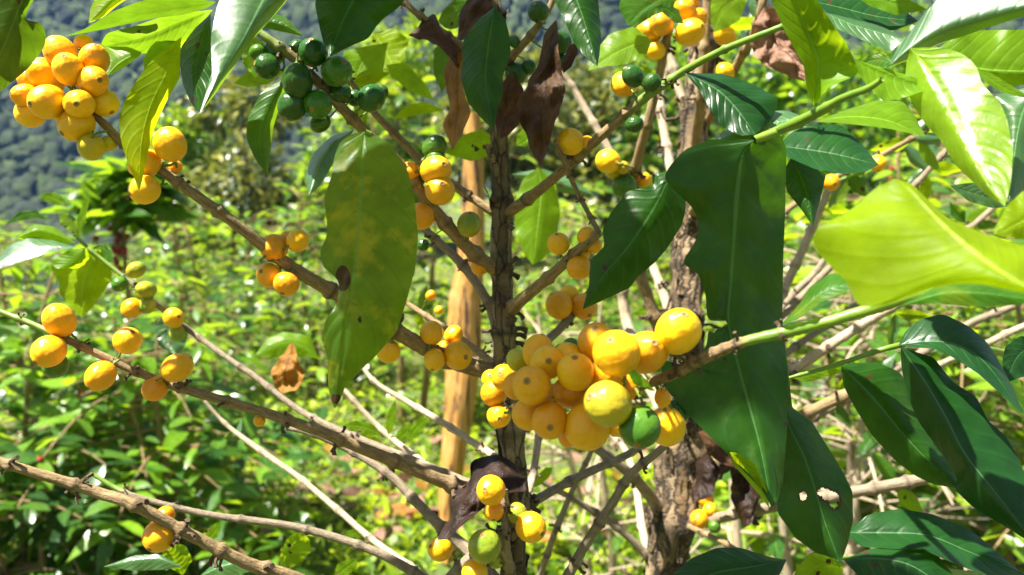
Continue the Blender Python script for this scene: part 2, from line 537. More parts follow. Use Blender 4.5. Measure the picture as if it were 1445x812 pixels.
def tube_into(o, pts, r0, r1, mat):
    """append a little round stalk to an existing mesh object"""
    bm = bmesh.new(); bm.from_mesh(o.data)
    if mat.name not in o.data.materials: o.data.materials.append(mat)
    mi = list(o.data.materials).index(mat)
    rings = []
    for i, p in enumerate(pts):
        t = (pts[min(i + 1, len(pts) - 1)] - pts[max(i - 1, 0)]).normalized()
        a = t.orthogonal().normalized(); b = t.cross(a)
        rr = r0 + (r1 - r0) * i / max(1, len(pts) - 1)
        rings.append([bm.verts.new(p + (a * math.cos(k * math.pi / 3) + b * math.sin(k * math.pi / 3)) * rr) for k in range(6)])
    for q0, q1 in zip(rings[:-1], rings[1:]):
        for k in range(6):
            f = bm.faces.new((q0[k], q0[(k + 1) % 6], q1[(k + 1) % 6], q1[k])); f.material_index = mi; f.smooth = True
    bm.to_mesh(o.data); bm.free()


# ------------------------------------------------------------------ branches
BR = {}


def tube_mesh(P, rad, sides=12, young=None, scar=None, lump=.0, seed=0, flute=0.0, cap=True):
    n = len(P)
    P = np.asarray(P, float)
    T = np.gradient(P, axis=0); T /= np.linalg.norm(T, axis=1)[:, None] + 1e-9
    a = np.cross(T[0], [0.3, 0.9, 0.2]); a /= np.linalg.norm(a)
    verts, uvs = [], []
    L = np.concatenate([[0], np.cumsum(np.linalg.norm(np.diff(P, axis=0), axis=1))])
    for i in range(n):
        a = a - T[i] * a.dot(T[i]); a /= np.linalg.norm(a)
        b = np.cross(T[i], a)
        for k in range(sides + 1):
            th = 2 * math.pi * (k % sides) / sides
            dvec = a * math.cos(th) + b * math.sin(th)
            rr = rad[i]
            if lump or flute:
                q = Vector(P[i] + dvec * rad[i])
                rr *= 1 + lump * mnoise.noise(q * (1.1 / max(rad.mean(), 1e-4)) + Vector((seed, 0, 0))) \
                        + flute * mnoise.noise(Vector((math.cos(th) * 2.2 + seed, math.sin(th) * 2.2, L[i] * .25 / max(rad.mean(), 1e-4))))
            verts.append(P[i] + dvec * rr)
            uvs.append((k / sides, L[i] / (2 * math.pi * rad.mean())))
    s1 = sides + 1
    faces = [(i * s1 + k, i * s1 + k + 1, (i + 1) * s1 + k + 1, (i + 1) * s1 + k) for i in range(n - 1) for k in range(sides)]
    if cap:
        for i in (0, n - 1):
            c = len(verts)
            verts.append(P[i] + T[i] * rad[i] * (.35 if i else -.35)); uvs.append((0, L[i] / rad.mean()))
            for k in range(sides):
                faces.append((i * s1 + k, i * s1 + k + 1, c, c))
    return verts, faces, uvs


def branch(key, parent, pts, mat='twig', nodes=70, young=None, stubs=.5, name='branch', lump=.10, step=5., nodew=1.42, flute=.0, at_x=None, stubr=1.0, sides=12):
    """pts: (x, y, width px, distance) along the branch; young: green fraction at (start, end)"""
    p = np.asarray(pts, float)
    Lpx = np.linalg.norm(np.diff(p[:, :2], axis=0), axis=1).sum()
    n = max(14, int(Lpx / step))
    c = catmull(p, n)
    P3 = np.array([tuple(at(x, y, d)) for x, y, _, d in c])
    rad = c[:, 2] * .5 / F_PX * c[:, 3]
    # a little natural wander
    for i in range(n):
        q = Vector((P3[i] / .05).tolist())
        P3[i] += np.array(mnoise.noise_vector(q)) * rad[i] * .25
    s = np.linspace(0, Lpx, n)
    sc = np.zeros(n); bump_ = np.ones(n)
    nd = []
    x = random.uniform(.3, .8) * nodes
    if at_x:
        for xx, amt in at_x:
            i = int(np.argmin(abs(c[:, 0] - xx))); nd.append(s[i])
            bump_ += (nodew - 1) * np.exp(-((s - s[i]) / 5) ** 2)
            sc = np.maximum(sc, amt * np.exp(-((s - s[i]) / 4.2) ** 4))
    while x < Lpx - 6 and not at_x:
        nd.append(x)
        wn = max(3.2, .30 * np.interp(x, s, c[:, 2]))
        g = np.exp(-((s - x) / wn) ** 2)
        bump_ += (nodew - 1) * g
        sc = np.maximum(sc, np.exp(-((s - x - wn * .3) / (wn * .55)) ** 2) * random.uniform(.4, .85))
        x += nodes * random.uniform(.75, 1.25)
    rad = rad * bump_
    yg = np.zeros(n) if young is None else np.clip(np.interp(s / Lpx, [a for a, _ in young], [b for _, b in young]), 0, 1)
    v, f, uv = tube_mesh(P3, rad, sides, lump=lump, seed=len(BR) * 3.7, flute=flute)
    me = bpy.data.meshes.new(name)
    bm = bmesh.new()
    uvl = bm.loops.layers.uv.new('UVMap')
    la = bm.verts.layers.float.new('scar'); ly = bm.verts.layers.float.new('young')
    bv = [bm.verts.new(q) for q in v]
    s1 = sides + 1
    for i in range(n):
        for k in range(s1):
            bv[i * s1 + k][la] = float(sc[i]); bv[i * s1 + k][ly] = float(yg[i])
    for i in (-2, -1):
        bv[i][la] = .5; bv[i][ly] = float(yg[0 if i == -2 else -1])
    for q in f:
        ids = list(dict.fromkeys(q))
        try: fc = bm.faces.new([bv[i] for i in ids])
        except ValueError: continue
        fc.smooth = True
        for lp, i in zip(fc.loops, ids): lp[uvl].uv = uv[i]
    # dried fruit stalks and scars at the nodes
    for x in nd:
        if random.random() > stubs: continue
        i = int(np.argmin(abs(s - x)))
        t = Vector((P3[min(i + 1, n - 1)] - P3[max(i - 1, 0)]).tolist()).normalized()
        for _ in range(random.randint(2, 6)):
            d = Vector((random.gauss(0, 1), random.gauss(0, 1), random.gauss(0, 1)))
            d = (d - t * d.dot(t)).normalized() + t * random.uniform(-.4, .6)
            ln = stubr * rad[i] * random.uniform(.5, 1.5); r0 = min(rad[i] * random.uniform(.18, .34), .0019)
            b0 = Vector(P3[i].tolist()) + d * rad[i] * .7 + t * random.uniform(-1, 1) * rad[i] * .5
            e1 = d.orthogonal().normalized(); e2 = d.cross(e1).normalized()
            rings = []
            for q, (hh, sc_) in enumerate(((0, 1), (.55, .8), (1, 1.15))):
                cen = b0 + d * ln * hh + e1 * ln * .15 * math.sin(hh * 3)
                rings.append([bm.verts.new(cen + (e1 * math.cos(k * 1.2566) + e2 * math.sin(k * 1.2566)) * r0 * sc_) for k in range(5)])
            for q0, q1 in zip(rings[:-1], rings[1:]):
                for k in range(5):
                    fc = bm.faces.new((q0[k], q0[(k + 1) % 5], q1[(k + 1) % 5], q1[k])); fc.material_index = 1
            fc = bm.faces.new(rings[-1]); fc.material_index = 1
    bm.normal_update(); bm.to_mesh(me); bm.free()
    o = obj(name, me, [BK[mat], M_STUB])
    child(o, parent)
    BR[key] = (o, c, P3)
    return o


# ------------------------------------------------------------------ berries
def berry_mesh(kind, var):
    """unit berry of diameter 1, calyx at +Z, stalk at -Z"""
    random.seed(100 + var)
    ns, nr = 24, 15
    el = (1.02, 1.07, 1.0, 1.12)[var]
    verts, faces, mi = [], [], []
    prof = []
    for i in range(nr + 1):
        th = math.pi * i / nr
        r, z = math.sin(th) * .5, math.cos(th) * .5 * el
        prof.append((r, z))
    zt = .5 * el
    top = [(0, zt - .012), (.030, zt - .012), (.046, zt + .001), (.076, zt + .004), (.094, zt - .008)]
    prof = top + [q for q in prof if q[0] > .12]
    low = -.5 * el
    prof += [(.06, low + .01), (.045, low - .02), (.038, low - .14), (.042, low - .26)]
    nb = len(prof)
    for i, (r, z) in enumerate(prof):
        for k in range(ns):
            a = 2 * math.pi * k / ns
            rr = r * (1 + .018 * math.cos(2 * a + var) + .010 * math.cos(3 * a + 2 * var + z * 3))
            if i in (2, 3): rr *= 1 + .10 * math.sin(5 * a + var)
            off = .05 * max(0, (low - z) / .26) * (1 if var % 2 else -1)
            verts.append((rr * math.cos(a) + off, rr * math.sin(a), z))
    for i in range(nb - 1):
        for k in range(ns):
            faces.append((i * ns + k, (i + 1) * ns + k, (i + 1) * ns + (k + 1) % ns, i * ns + (k + 1) % ns))
            mi.append(1 if i < 4 else (2 if i >= nb - 4 else 0))
    me = mesh_np('berry', verts, faces, True, None, None, mi)
    for m in (BM[kind], M_CALYX, M_STALK): me.materials.append(m)
    return me


BMESH = {}


PED = {}
M_OLD = ([718, 790, 850, 900, 950, 985, 1030], [.445, .43, .37, .335, .32, .312, .305])


def berry(bkey, x, y, dia, kind='Y', off=0., cal=None, cam_f=None):
    o_b, c, P3 = BR[bkey]
    i = int(np.argmin((c[:, 0] - x) ** 2 + (c[:, 1] - y) ** 2))
    d = c[i, 3] - .004 + off
    if bkey == 'M': d = float(np.interp(x, *M_OLD)) - .004 + off
    pos = at(x, y, d)
    D = dia / F_PX * d
    if cal is not None:
        v = Vector((cal[0] - x, cal[1] - y)) / (dia * .5)
        if v.length > .98: v *= .98 / v.length
        ax = RT * v.x - UP * v.y - FWD * math.sqrt(max(0, 1 - v.length_squared))
    else:
        ax = pos - Vector(P3[i].tolist())
        if ax.length < 1e-5: ax = -UP
        ax = ax.normalized() - FWD * random.uniform(-1.1, .25) + Vector((random.gauss(0, .25), random.gauss(0, .2), random.gauss(0, .25)))
    ax.normalize()
    var = random.randrange(4)
    if (kind, var) not in BMESH:
        st = random.getstate(); BMESH[(kind, var)] = berry_mesh(kind, var); random.setstate(st)
    o = obj('berry', BMESH[(kind, var)])
    q = ax.to_track_quat('Z', 'Y') @ Quaternion((0, 0, 1), random.uniform(0, 6.28))
    o.rotation_mode = 'QUATERNION'
    o.rotation_quaternion = q
    o.scale = (D * random.uniform(.95, 1.04), D * random.uniform(.95, 1.04), D * random.uniform(.96, 1.10))
    o.location = pos
    o.parent = o_b
    o.matrix_parent_inverse = Matrix.Identity(4)   # branch meshes keep world coordinates
    PED.setdefault(bkey, []).append((Vector(P3[i].tolist()), pos - ax * (.66 * D), ax.copy(), D))
    return o


def pedicels():
    for k, rows in PED.items():
        o = BR[k][0]
        for a, b, ax, D in rows:
            if (a - b).length > .030: a = b + (a - b).normalized() * .030
            m = a.lerp(b, .5) - ax * D * .12
            tube_into(o, [a, a.lerp(m, .6), m.lerp(b, .5), b + ax * .05 * D], D * .055, D * .040, M_STALK)


# ------------------------------------------------------------------ leaf clouds (bushes, shrub crowns, added shade leaves)
def leaf_template(nu=5, nv=3):
    us = np.linspace(0, 1, nu); vs = np.linspace(-1, 1, nv)
    wd = np.sin(np.pi * us ** .82) ** .85
    wd[0] = .06; wd[-1] = .02
    T = []; UVs = []
    for u, ww in zip(us, wd):
        for v in vs:
            T.append((v * ww * .5, u, 0)); UVs.append((u, .5 + .5 * v))
    F = [(i * nv + j, i * nv + j + 1, (i + 1) * nv + j + 1, (i + 1) * nv + j) for i in range(nu - 1) for j in range(nv - 1)]
    return np.array(T), np.array(F), np.array(UVs)


def leaf_cloud(name, pos, dirs, ups, length, width, mat, parent=None, tone=None, droop=.25, fold=.18, nu=5, nv=3, rg=None):
    rg = rg or rng
    pos = np.asarray(pos, float); n = len(pos)
    T, F, U = leaf_template(nu, nv)
    y = np.asarray(dirs, float); y = y / np.linalg.norm(y, axis=1)[:, None]
    up = np.asarray(ups, float); x = np.cross(y, up); x /= np.linalg.norm(x, axis=1)[:, None] + 1e-9
    z = np.cross(x, y)
    length = np.broadcast_to(length, (n,)); width = np.broadcast_to(width, (n,))
    dr = rg.normal(droop, .12, n); fo = rg.normal(fold, .08, n)
    ph = rg.uniform(0, 6.28, n)
    tx = T[None, :, 0] * width[:, None]
    ty = T[None, :, 1] * length[:, None]
    tz = -dr[:, None] * length[:, None] * T[None, :, 1] ** 2 + fo[:, None] * abs(T[None, :, 0]) * width[:, None] \
        + .06 * width[:, None] * np.sin(T[None, :, 1] * 9 + ph[:, None]) * np.sign(T[None, :, 0])
    V = pos[:, None, :] + tx[..., None] * x[:, None, :] + ty[..., None] * y[:, None, :] + tz[..., None] * z[:, None, :]
    k = len(T)
    faces = (F[None] + (np.arange(n) * k)[:, None, None]).reshape(-1, 4)
    if tone is None: tone = rg.uniform(0, 1, n)
    me = mesh_np(name, V.reshape(-1, 3), faces, True, np.tile(U, (n, 1)), {'tone': np.repeat(tone, k)})
    o = obj(name, me, [LM[mat]])
    if parent is not None: child(o, parent)
    return o


def tubes_mesh(name, lines, mat, parent, sides=5):
    """many thin stems of ONE plant in one mesh: lines = [(points, r0, r1)]"""
    V, Fc, U = [], [], []
    for pts, r0, r1 in lines:
        pts = np.asarray(pts, float)
        rad = np.linspace(r0, r1, len(pts))
        v, f, u = tube_mesh(pts, rad, sides, cap=False)
        o = len(V); V += v; U += u
        Fc += [tuple(i + o for i in q) for q in f]
    me = mesh_np(name, V, Fc, True, U, {'scar': np.zeros(len(V)), 'young': np.zeros(len(V))})
    o = obj(name, me, [BK[mat]])
    child(o, parent)
    return o


def ground_z(x, y):
    z = .05 * math.sin(x * .9 + 1) * math.sin(y * .7) + .03 * math.sin(x * 2.3 + y * 1.7)
    if y > 7:
        side = max(0, min(1, (-x - .10 * y) / (.22 * y)))          # left part drops into the valley
        z += .055 * (min(y, 22) - 7) * (1 - side) - side * .16 * (min(y, 40) - 7)
    return z

# ================================================================== SETTING
def build_ground():
    n = N('ground_soil')
    P = n.pos()
    a = n.noise(1.3, 5, .6, P); b = n.noise(14, 5, .65, P); c3 = n.noise(90, 4, .6, P)
    col = n.mix(n.ramp(b, (.38, 0.0), (.6, 1.0)), (.060, .095, .018), (.13, .085, .045))
    col = n.mix(n.ramp(a, (.42, 0.0), (.62, 1.0)), col, (.075, .14, .015))
    sy = n.add('ShaderNodeSeparateXYZ', Vector=P).outputs[1]
    col = n.mix(n.ramp(n.math('MULTIPLY', sy, .05), (.35, 0.0), (.6, 1.0)), col, n.mix(n.ramp(n.noise(2.2, 5, .7, P), (.4, 0.0), (.62, 1.0)), (.022, .060, .012), (.12, .16, .03)))
    col = n.mix(n.math('MULTIPLY', n.ramp(c3, (.45, 0.0), (.7, 1.0)), .5), col, (.20, .15, .085))
    pr = n.add('ShaderNodeBsdfPrincipled', Base__Color=col, Roughness=.9, Normal=n.bump(n.math('ADD', b, c3), .8, .03))
    n.t.links.new(pr.outputs[0], n.out.inputs[0])
    xs = np.concatenate([np.linspace(-260, -14, 24), np.linspace(-13, 13, 90), np.linspace(14, 260, 24)])
    ys = np.concatenate([np.linspace(-30, -1, 8), np.linspace(-.8, 24, 110), np.linspace(26, 330, 40)])
    V = []
    for y in ys:
        for x in xs:
            z = ground_z(x, y)
            if y > 22:   # drops to the valley floor
                z -= 14 * (1 - math.exp(-((y - 22) / 22) ** 2))
            V.append((x, y, z))
    nx = len(xs)
    Fc = [(j * nx + i, j * nx + i + 1, (j + 1) * nx + i + 1, (j + 1) * nx + i) for j in range(len(ys) - 1) for i in range(nx - 1)]
    o = obj('ground', mesh_np('ground', V, Fc), [n.m])
    tag(o, 'sunny grassy ground between the coffee trees', 'ground', kind='structure')


def hill_z(x, y):
    t = max(0, min(1, (y - 70) / 170))
    s = t * t * (3 - 2 * t)
    return -14 + s * (82 + 7 * math.sin(x * .016 + 1.2) + 4 * math.sin(x * .045)) + s * 3 * math.sin(x * .07 + y * .05) + 2 * math.sin(x * .11) * s


def build_hill():
    n = N('hill_ground')
    P = n.pos()
    a = n.noise(.03, 5, .6, P); b = n.noise(.3, 4, .6, P)
    col = n.mix(n.ramp(a, (.5, 0.0), (.62, 1.0)), (.008, .022, .008), (.10, .13, .035))
    col = n.mix(n.ramp(b, (.4, 0.0), (.7, 1.0)), col, (.05, .075, .025))
    pr = n.add('ShaderNodeBsdfPrincipled', Base__Color=col, Roughness=.95)
    n.t.links.new(pr.outputs[0], n.out.inputs[0])
    xs = np.linspace(-260, 260, 110); ys = np.linspace(62, 300, 60)
    V = [(x, y, hill_z(x, y)) for y in ys for x in xs]
    nx = len(xs)
    Fc = [(j * nx + i, j * nx + i + 1, (j + 1) * nx + i + 1, (j + 1) * nx + i) for j in range(len(ys) - 1) for i in range(nx - 1)]
    o = obj('hill', mesh_np('hill', V, Fc), [n.m])
    tag(o, 'steep hazy green hillside across the valley', 'hill', kind='structure')
    # its forest: crowns as irregular leafy lumps, one mass
    bm = bmesh.new(); bmesh.ops.create_icosphere(bm, subdivisions=2, radius=1)
    bv = np.array([v.co[:] for v in bm.verts]); bf = np.array([[v.index for v in f.verts] for f in bm.faces]); bm.free()
    rr = np.random.default_rng(3)
    var = []
    for q in range(12):
        ns = np.array([mnoise.noise(Vector((v * 1.7 + q * 7.3).tolist())) + .6 * mnoise.noise(Vector((v * 4.1 + q * 3.1).tolist())) for v in bv])
        var.append(bv * (1 + .62 * ns)[:, None])
    Vs, Fs, Ts = [], [], []
    k = 0
    for _ in range(23000):
        y = 64 + rr.uniform(0, 1) ** 1.25 * 200; x = rr.uniform(-.74, .74) * y
        cl = mnoise.noise(Vector((x * .018, y * .018, 4)))
        if cl > .34 and rr.uniform() > .2: continue      # clearings
        r = rr.uniform(.45, 1.7) * (1.25 if cl < -.1 else .8) * (.75 + y / 300)
        base = np.array([x, y, hill_z(x, y) + r * .55])
        a = rr.uniform(0, 6.28); ca, sa = math.cos(a), math.sin(a)
        v0 = var[rr.integers(0, 12)]
        q = np.stack([v0[:, 0] * ca - v0[:, 1] * sa, v0[:, 0] * sa + v0[:, 1] * ca, v0[:, 2] * rr.uniform(.8, 1.5)], 1) * r
        Vs.append(q + base); Fs.append(bf + k); k += len(bv)
        Ts.append(np.full(len(bv), np.clip(rr.uniform() + .5 * mnoise.noise(Vector((x * .05, y * .05, 9))), 0, 1)))
    n = N('forest_foliage')
    P = n.pos()
    tn = n.attr('tone')
    c = n.mix(tn, (.004, .015, .006), (.036, .068, .010))
    c = n.mix(n.ramp(n.noise(1.6, 4, .7, P), (.35, 0.0), (.7, 1.0)), c, n.mix(1.0, c, (2.2, 2.0, 1.3), 'MULTIPLY'))
    pr = n.add('ShaderNodeBsdfPrincipled', Base__Color=c, Roughness=.8, Normal=n.bump(n.noise(1.2, 5, .75, P), 1.0, 1.6))
    n.t.links.new(pr.outputs[0], n.out.inputs[0])
    o = obj('forest', mesh_np('forest', np.vstack(Vs), np.vstack(Fs), True, None, {'tone': np.concatenate(Ts)}), [n.m])
    tag(o, 'far forest covering the hillside beyond the valley', 'forest', kind='stuff')


def build_haze():
    bm = bmesh.new()
    bmesh.ops.create_cube(bm, size=1)
    for v in bm.verts:
        v.co = Vector((v.co.x * 560, v.co.y * 400 + 150, (v.co.z + .5) * 112 - 20))
    me = bpy.data.meshes.new('haze'); bm.to_mesh(me); bm.free()
    n = N('haze_air')
    vol = n.add('ShaderNodeVolumePrincipled')
    vol.inputs['Color'].default_value = (.20, .44, 1.0, 1)
    vol.inputs['Density'].default_value = .00042
    vol.inputs['Anisotropy'].default_value = .2
    n.t.links.new(vol.outputs[0], n.out.inputs['Volume'])
    o = obj('haze', me, [n.m])
    tag(o, 'thin blue haze in the valley air', 'haze', kind='stuff')


build_ground()
build_hill()
build_haze()


# ---- grass and weeds on the ground: one uncountable mass
def build_grass():
    rg = np.random.default_rng(11)
    n = 52000
    y = 2.3 + rg.uniform(0, 1, n) ** 1.5 * 8.5
    x = rg.uniform(-.75, .75, n) * (y + .8)
    keep = np.array([mnoise.noise(Vector((a * 1.7, b * 1.7, 0))) > -.42 for a, b in zip(x, y)])
    x, y = x[keep], y[keep]; n = len(x)
    z = np.array([ground_z(a, b) for a, b in zip(x, y)])
    az = rg.uniform(0, 6.28, n); el = rg.uniform(.1, 1.25, n)
    dirs = np.stack([np.cos(az) * np.cos(el), np.sin(az) * np.cos(el), np.sin(el)], 1)
    broad = rg.uniform(0, 1, n) < .6
    ln = np.where(broad, rg.uniform(.03, .075, n), rg.uniform(.06, .16, n))
    wd = np.where(broad, ln * .5, .007)
    lift = np.where(broad, rg.uniform(.0, .09, n), 0)
    o = leaf_cloud('grass', np.stack([x, y, z + lift], 1), dirs, np.tile([0.01, .02, 1.], (n, 1)), ln, wd, 'grass', droop=.35, nu=4, rg=rg)
    tag(o, 'bright grass and low weeds on the ground', 'grass', kind='stuff')


build_grass()


def build_fallen():
    rg = np.random.default_rng(21)
    spots = [(612, 640), (540, 690), (500, 690), (470, 690), (445, 700), (470, 655), (560, 690), (570, 655), (600, 720), (575, 740), (640, 745), (520, 640),
             (525, 790), (560, 752), (480, 650), (430, 660), (820, 690), (850, 700), (800, 745), (830, 770), (870, 660), (790, 790), (880, 790), (640, 620),
             (380, 775), (1180, 620), (1240, 700), (1330, 650), (1400, 690), (1280, 600), (540, 728), (600, 760), (655, 780), (840, 640), (1340, 730), (455, 740), (530, 660), (590, 700), (430, 640), (515, 715), (605, 745), (560, 720), (465, 720), (585, 690), (550, 640), (635, 690), (490, 745), (610, 775), (500, 670), (780, 720), (815, 730), (860, 760), (795, 650), (870, 720), (900, 690)]
    mats = ['deadpk', 'deador', 'deadpk', 'dead']
    for i, (x, y) in enumerate(spots):
        v = at(x, y, 1) - CAM
        t = CAM.z / -v.z
        p = CAM + v * t
        az = rg.uniform(0, 6.28)
        o = leaf_cloud('fallen_leaf', [(0, 0, 0)], [(math.cos(az), math.sin(az), rg.uniform(-.1, .25))], [(rg.normal(0, .3), rg.normal(-.25, .3), 1)],
                       rg.uniform(.08, .17), rg.uniform(.045, .08), mats[i % 4], droop=rg.uniform(-.3, .5), fold=rg.uniform(-.2, .6), nu=9, nv=5, rg=rg)
        o.location = (p.x, p.y, ground_z(p.x, p.y) + .085)
        tag(o, 'curled dry brown leaf lying on the bright grass', 'fallen leaf', 'dry leaves fallen on the grass')


build_fallen()


# ---- background coffee bushes
def bush(px, dist, h, rad, mat, label, cat='coffee bush', leaf_len=.11, tiers=11, per=5, seed=0, bark='twig', berries=0, bcol='R', name='coffee_bush', low=.12, zoff=0., pairs=7, red=False, bare=False):
    rg = np.random.default_rng(seed + 50)
    rnd = random.Random(seed)
    b = at(px, H_PX / 2, dist)
    bx, by = b.x, dist
    bz = ground_z(bx, by) + zoff
    root = empty(name, (bx, by, bz), label, cat, 'coffee bushes around the clearing' if cat == 'coffee bush' else None)
    lines = []
    nst = 1 if rad < .25 or red else rnd.randint(2, 3)
    P, D, U, LN = [], [], [], []
    bp = []
    for s in range(nst):
        lean = np.array([rg.normal(0, .10), rg.normal(0, .10), 1.0])
        o0 = np.array([bx + rg.normal(0, .04), by + rg.normal(0, .04), bz - .02])
        hh = h * rg.uniform(.85, 1.02)
        st = np.array([o0 + lean * t * hh + np.array([.03 * math.sin(t * 5 + s), .03 * math.cos(t * 4 + s), 0]) for t in np.linspace(0, 1, 9)])
        lines.append((st, .014 * h / 1.3 + .003, .004))
        for k in range(tiers):
            t = low + (1 - low) * (k + rg.uniform(0, .8)) / tiers
            org = st[0] * 0 + np.array([np.interp(t, np.linspace(0, 1, 9), st[:, q]) for q in range(3)])
            for q in range(max(2, per // nst + (1 if rnd.random() < .5 else 0))):
                az = rg.uniform(0, 6.28)
                ln = rad * rg.uniform(.6, 1.1) * (1.0 - .55 * max(0, t - .55) / .45)
                rise = rg.uniform(.05, .55)
                dv = np.array([math.cos(az), math.sin(az), rise])
                tt = np.linspace(0, 1, 6)
                br = org + dv * (ln * tt)[:, None]
                br[:, 2] -= .35 * ln * tt ** 2
                lines.append((br, .0045, .0018))
                m = max(3, int(pairs * ln / max(rad, .01)))
                if bare:
                    for _ in range(2):
                        a0 = rg.uniform(.3, .8); c0 = np.array([np.interp(a0, tt, br[:, w_]) for w_ in range(3)])
                        e0 = c0 + (dv * .7 + rg.normal(0, .5, 3)) * ln * rg.uniform(.25, .5)
                        lines.append((np.array([c0, (c0 + e0) / 2 + rg.normal(0, .006, 3), e0]), .0028, .0014))
                    if rnd.random() < .6: continue
                    m = 1
                for a in np.linspace(.22, 1.0, m):
                    c = np.array([np.interp(a, tt, br[:, w_]) for w_ in range(3)])
                    for sd in (-1, 1):
                        side = np.array([-math.sin(az), math.cos(az), 0]) * sd
                        d = side * rg.uniform(.5, 1.0) + dv * rg.uniform(.2, .8) + np.array([0, 0, rg.uniform(-.5, .35)])
                        P.append(c); D.append(d)
                        U.append((rg.normal(0, .35), rg.normal(0, .35), 1)); LN.append(leaf_len * rg.uniform(.6, 1.15))
                    if berries and rnd.random() < .25 and not (red and not (a < .6 and .95 < c[2] < 1.34)): bp.append(c)
    LN = np.array(LN)
    leaf_cloud('foliage', P, D, U, LN, LN * rg.uniform(.34, .46, len(LN)), mat, root, rg=rg, tone=np.clip(rg.beta(1.3, 1.6, len(LN)), 0, 1))
    rnd.shuffle(bp)
    if red:
        ax = lines[0][0]
        for _ in range(26):
            zz = bz + rg.uniform(.72, .885) * h
            c = np.array([np.interp(zz, ax[:, 2], ax[:, q]) for q in range(3)]); aa = rg.uniform(0, 6.28); ro = rg.uniform(.015, .085)
            e = c + np.array([math.cos(aa) * ro, math.sin(aa) * ro, rg.uniform(-.02, .02)])
            lines.append((np.array([c, (c + e) / 2, e]), .003, .002)); bp.append(e)
        berries = 26
    for c in bp[:berries]:
        for _ in range(2):
            if (bcol, 0) not in BMESH: BMESH[(bcol, 0)] = berry_mesh(bcol, 0)
            o = obj('berry', BMESH[(bcol, 0)])
            o.scale = (.021 if red else .015,) * 3
            o.location = Vector(c.tolist()) + Vector((rg.normal(0, .008), rg.normal(0, .008), rg.normal(-.01, .008)))
            o.rotation_euler = (rg.uniform(0, 3), rg.uniform(0, 3), 0)
            child(o, root)
    tubes_mesh('stem', lines, bark, root)
    return root


B = bush
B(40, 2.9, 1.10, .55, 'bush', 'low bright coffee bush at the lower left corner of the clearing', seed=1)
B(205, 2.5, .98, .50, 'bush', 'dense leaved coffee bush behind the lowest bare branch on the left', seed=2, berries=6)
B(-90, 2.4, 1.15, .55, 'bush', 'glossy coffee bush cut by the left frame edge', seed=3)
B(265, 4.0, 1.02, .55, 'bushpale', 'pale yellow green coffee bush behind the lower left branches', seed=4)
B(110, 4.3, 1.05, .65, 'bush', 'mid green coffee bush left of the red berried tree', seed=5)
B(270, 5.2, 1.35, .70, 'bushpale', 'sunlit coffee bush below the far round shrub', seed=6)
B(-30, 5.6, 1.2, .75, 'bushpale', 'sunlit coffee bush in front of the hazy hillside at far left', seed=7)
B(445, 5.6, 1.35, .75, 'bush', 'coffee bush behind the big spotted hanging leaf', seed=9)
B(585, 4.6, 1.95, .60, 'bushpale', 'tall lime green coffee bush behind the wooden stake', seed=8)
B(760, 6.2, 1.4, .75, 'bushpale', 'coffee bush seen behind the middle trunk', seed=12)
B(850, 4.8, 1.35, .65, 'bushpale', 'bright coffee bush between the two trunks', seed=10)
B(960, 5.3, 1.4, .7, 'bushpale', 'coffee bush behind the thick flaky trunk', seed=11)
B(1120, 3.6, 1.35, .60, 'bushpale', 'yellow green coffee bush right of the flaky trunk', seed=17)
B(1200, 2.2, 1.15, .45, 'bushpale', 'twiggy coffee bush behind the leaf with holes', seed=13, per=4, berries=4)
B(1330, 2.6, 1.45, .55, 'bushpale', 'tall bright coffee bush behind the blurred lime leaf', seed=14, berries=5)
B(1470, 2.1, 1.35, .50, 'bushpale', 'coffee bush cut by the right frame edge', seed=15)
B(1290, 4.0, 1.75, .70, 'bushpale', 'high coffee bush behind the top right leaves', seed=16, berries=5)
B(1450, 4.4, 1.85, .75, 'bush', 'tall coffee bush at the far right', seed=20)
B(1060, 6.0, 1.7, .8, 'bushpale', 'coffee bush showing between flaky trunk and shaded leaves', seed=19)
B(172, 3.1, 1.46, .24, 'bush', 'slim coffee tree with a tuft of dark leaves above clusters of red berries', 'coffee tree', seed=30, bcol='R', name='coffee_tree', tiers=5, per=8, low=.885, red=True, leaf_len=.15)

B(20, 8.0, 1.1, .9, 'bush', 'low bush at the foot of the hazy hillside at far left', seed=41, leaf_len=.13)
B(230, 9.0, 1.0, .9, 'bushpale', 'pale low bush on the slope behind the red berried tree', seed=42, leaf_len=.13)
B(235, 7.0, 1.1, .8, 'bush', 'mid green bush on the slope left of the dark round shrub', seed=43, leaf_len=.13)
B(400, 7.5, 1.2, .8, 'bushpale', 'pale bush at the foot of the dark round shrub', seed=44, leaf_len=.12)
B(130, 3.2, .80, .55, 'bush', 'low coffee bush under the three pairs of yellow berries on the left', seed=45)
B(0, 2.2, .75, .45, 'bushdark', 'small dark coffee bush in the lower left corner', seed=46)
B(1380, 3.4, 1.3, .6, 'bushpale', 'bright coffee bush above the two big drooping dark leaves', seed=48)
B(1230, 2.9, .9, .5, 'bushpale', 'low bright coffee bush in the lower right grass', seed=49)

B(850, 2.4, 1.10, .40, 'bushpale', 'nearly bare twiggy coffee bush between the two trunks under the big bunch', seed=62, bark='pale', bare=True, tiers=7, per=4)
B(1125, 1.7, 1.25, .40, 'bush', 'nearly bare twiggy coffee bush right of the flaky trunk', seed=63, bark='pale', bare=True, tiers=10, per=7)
B(1310, 2.0, 1.25, .45, 'bush', 'nearly bare twiggy coffee bush behind the paired drooping leaves', seed=64, bark='grey', bare=True, tiers=10, per=6)


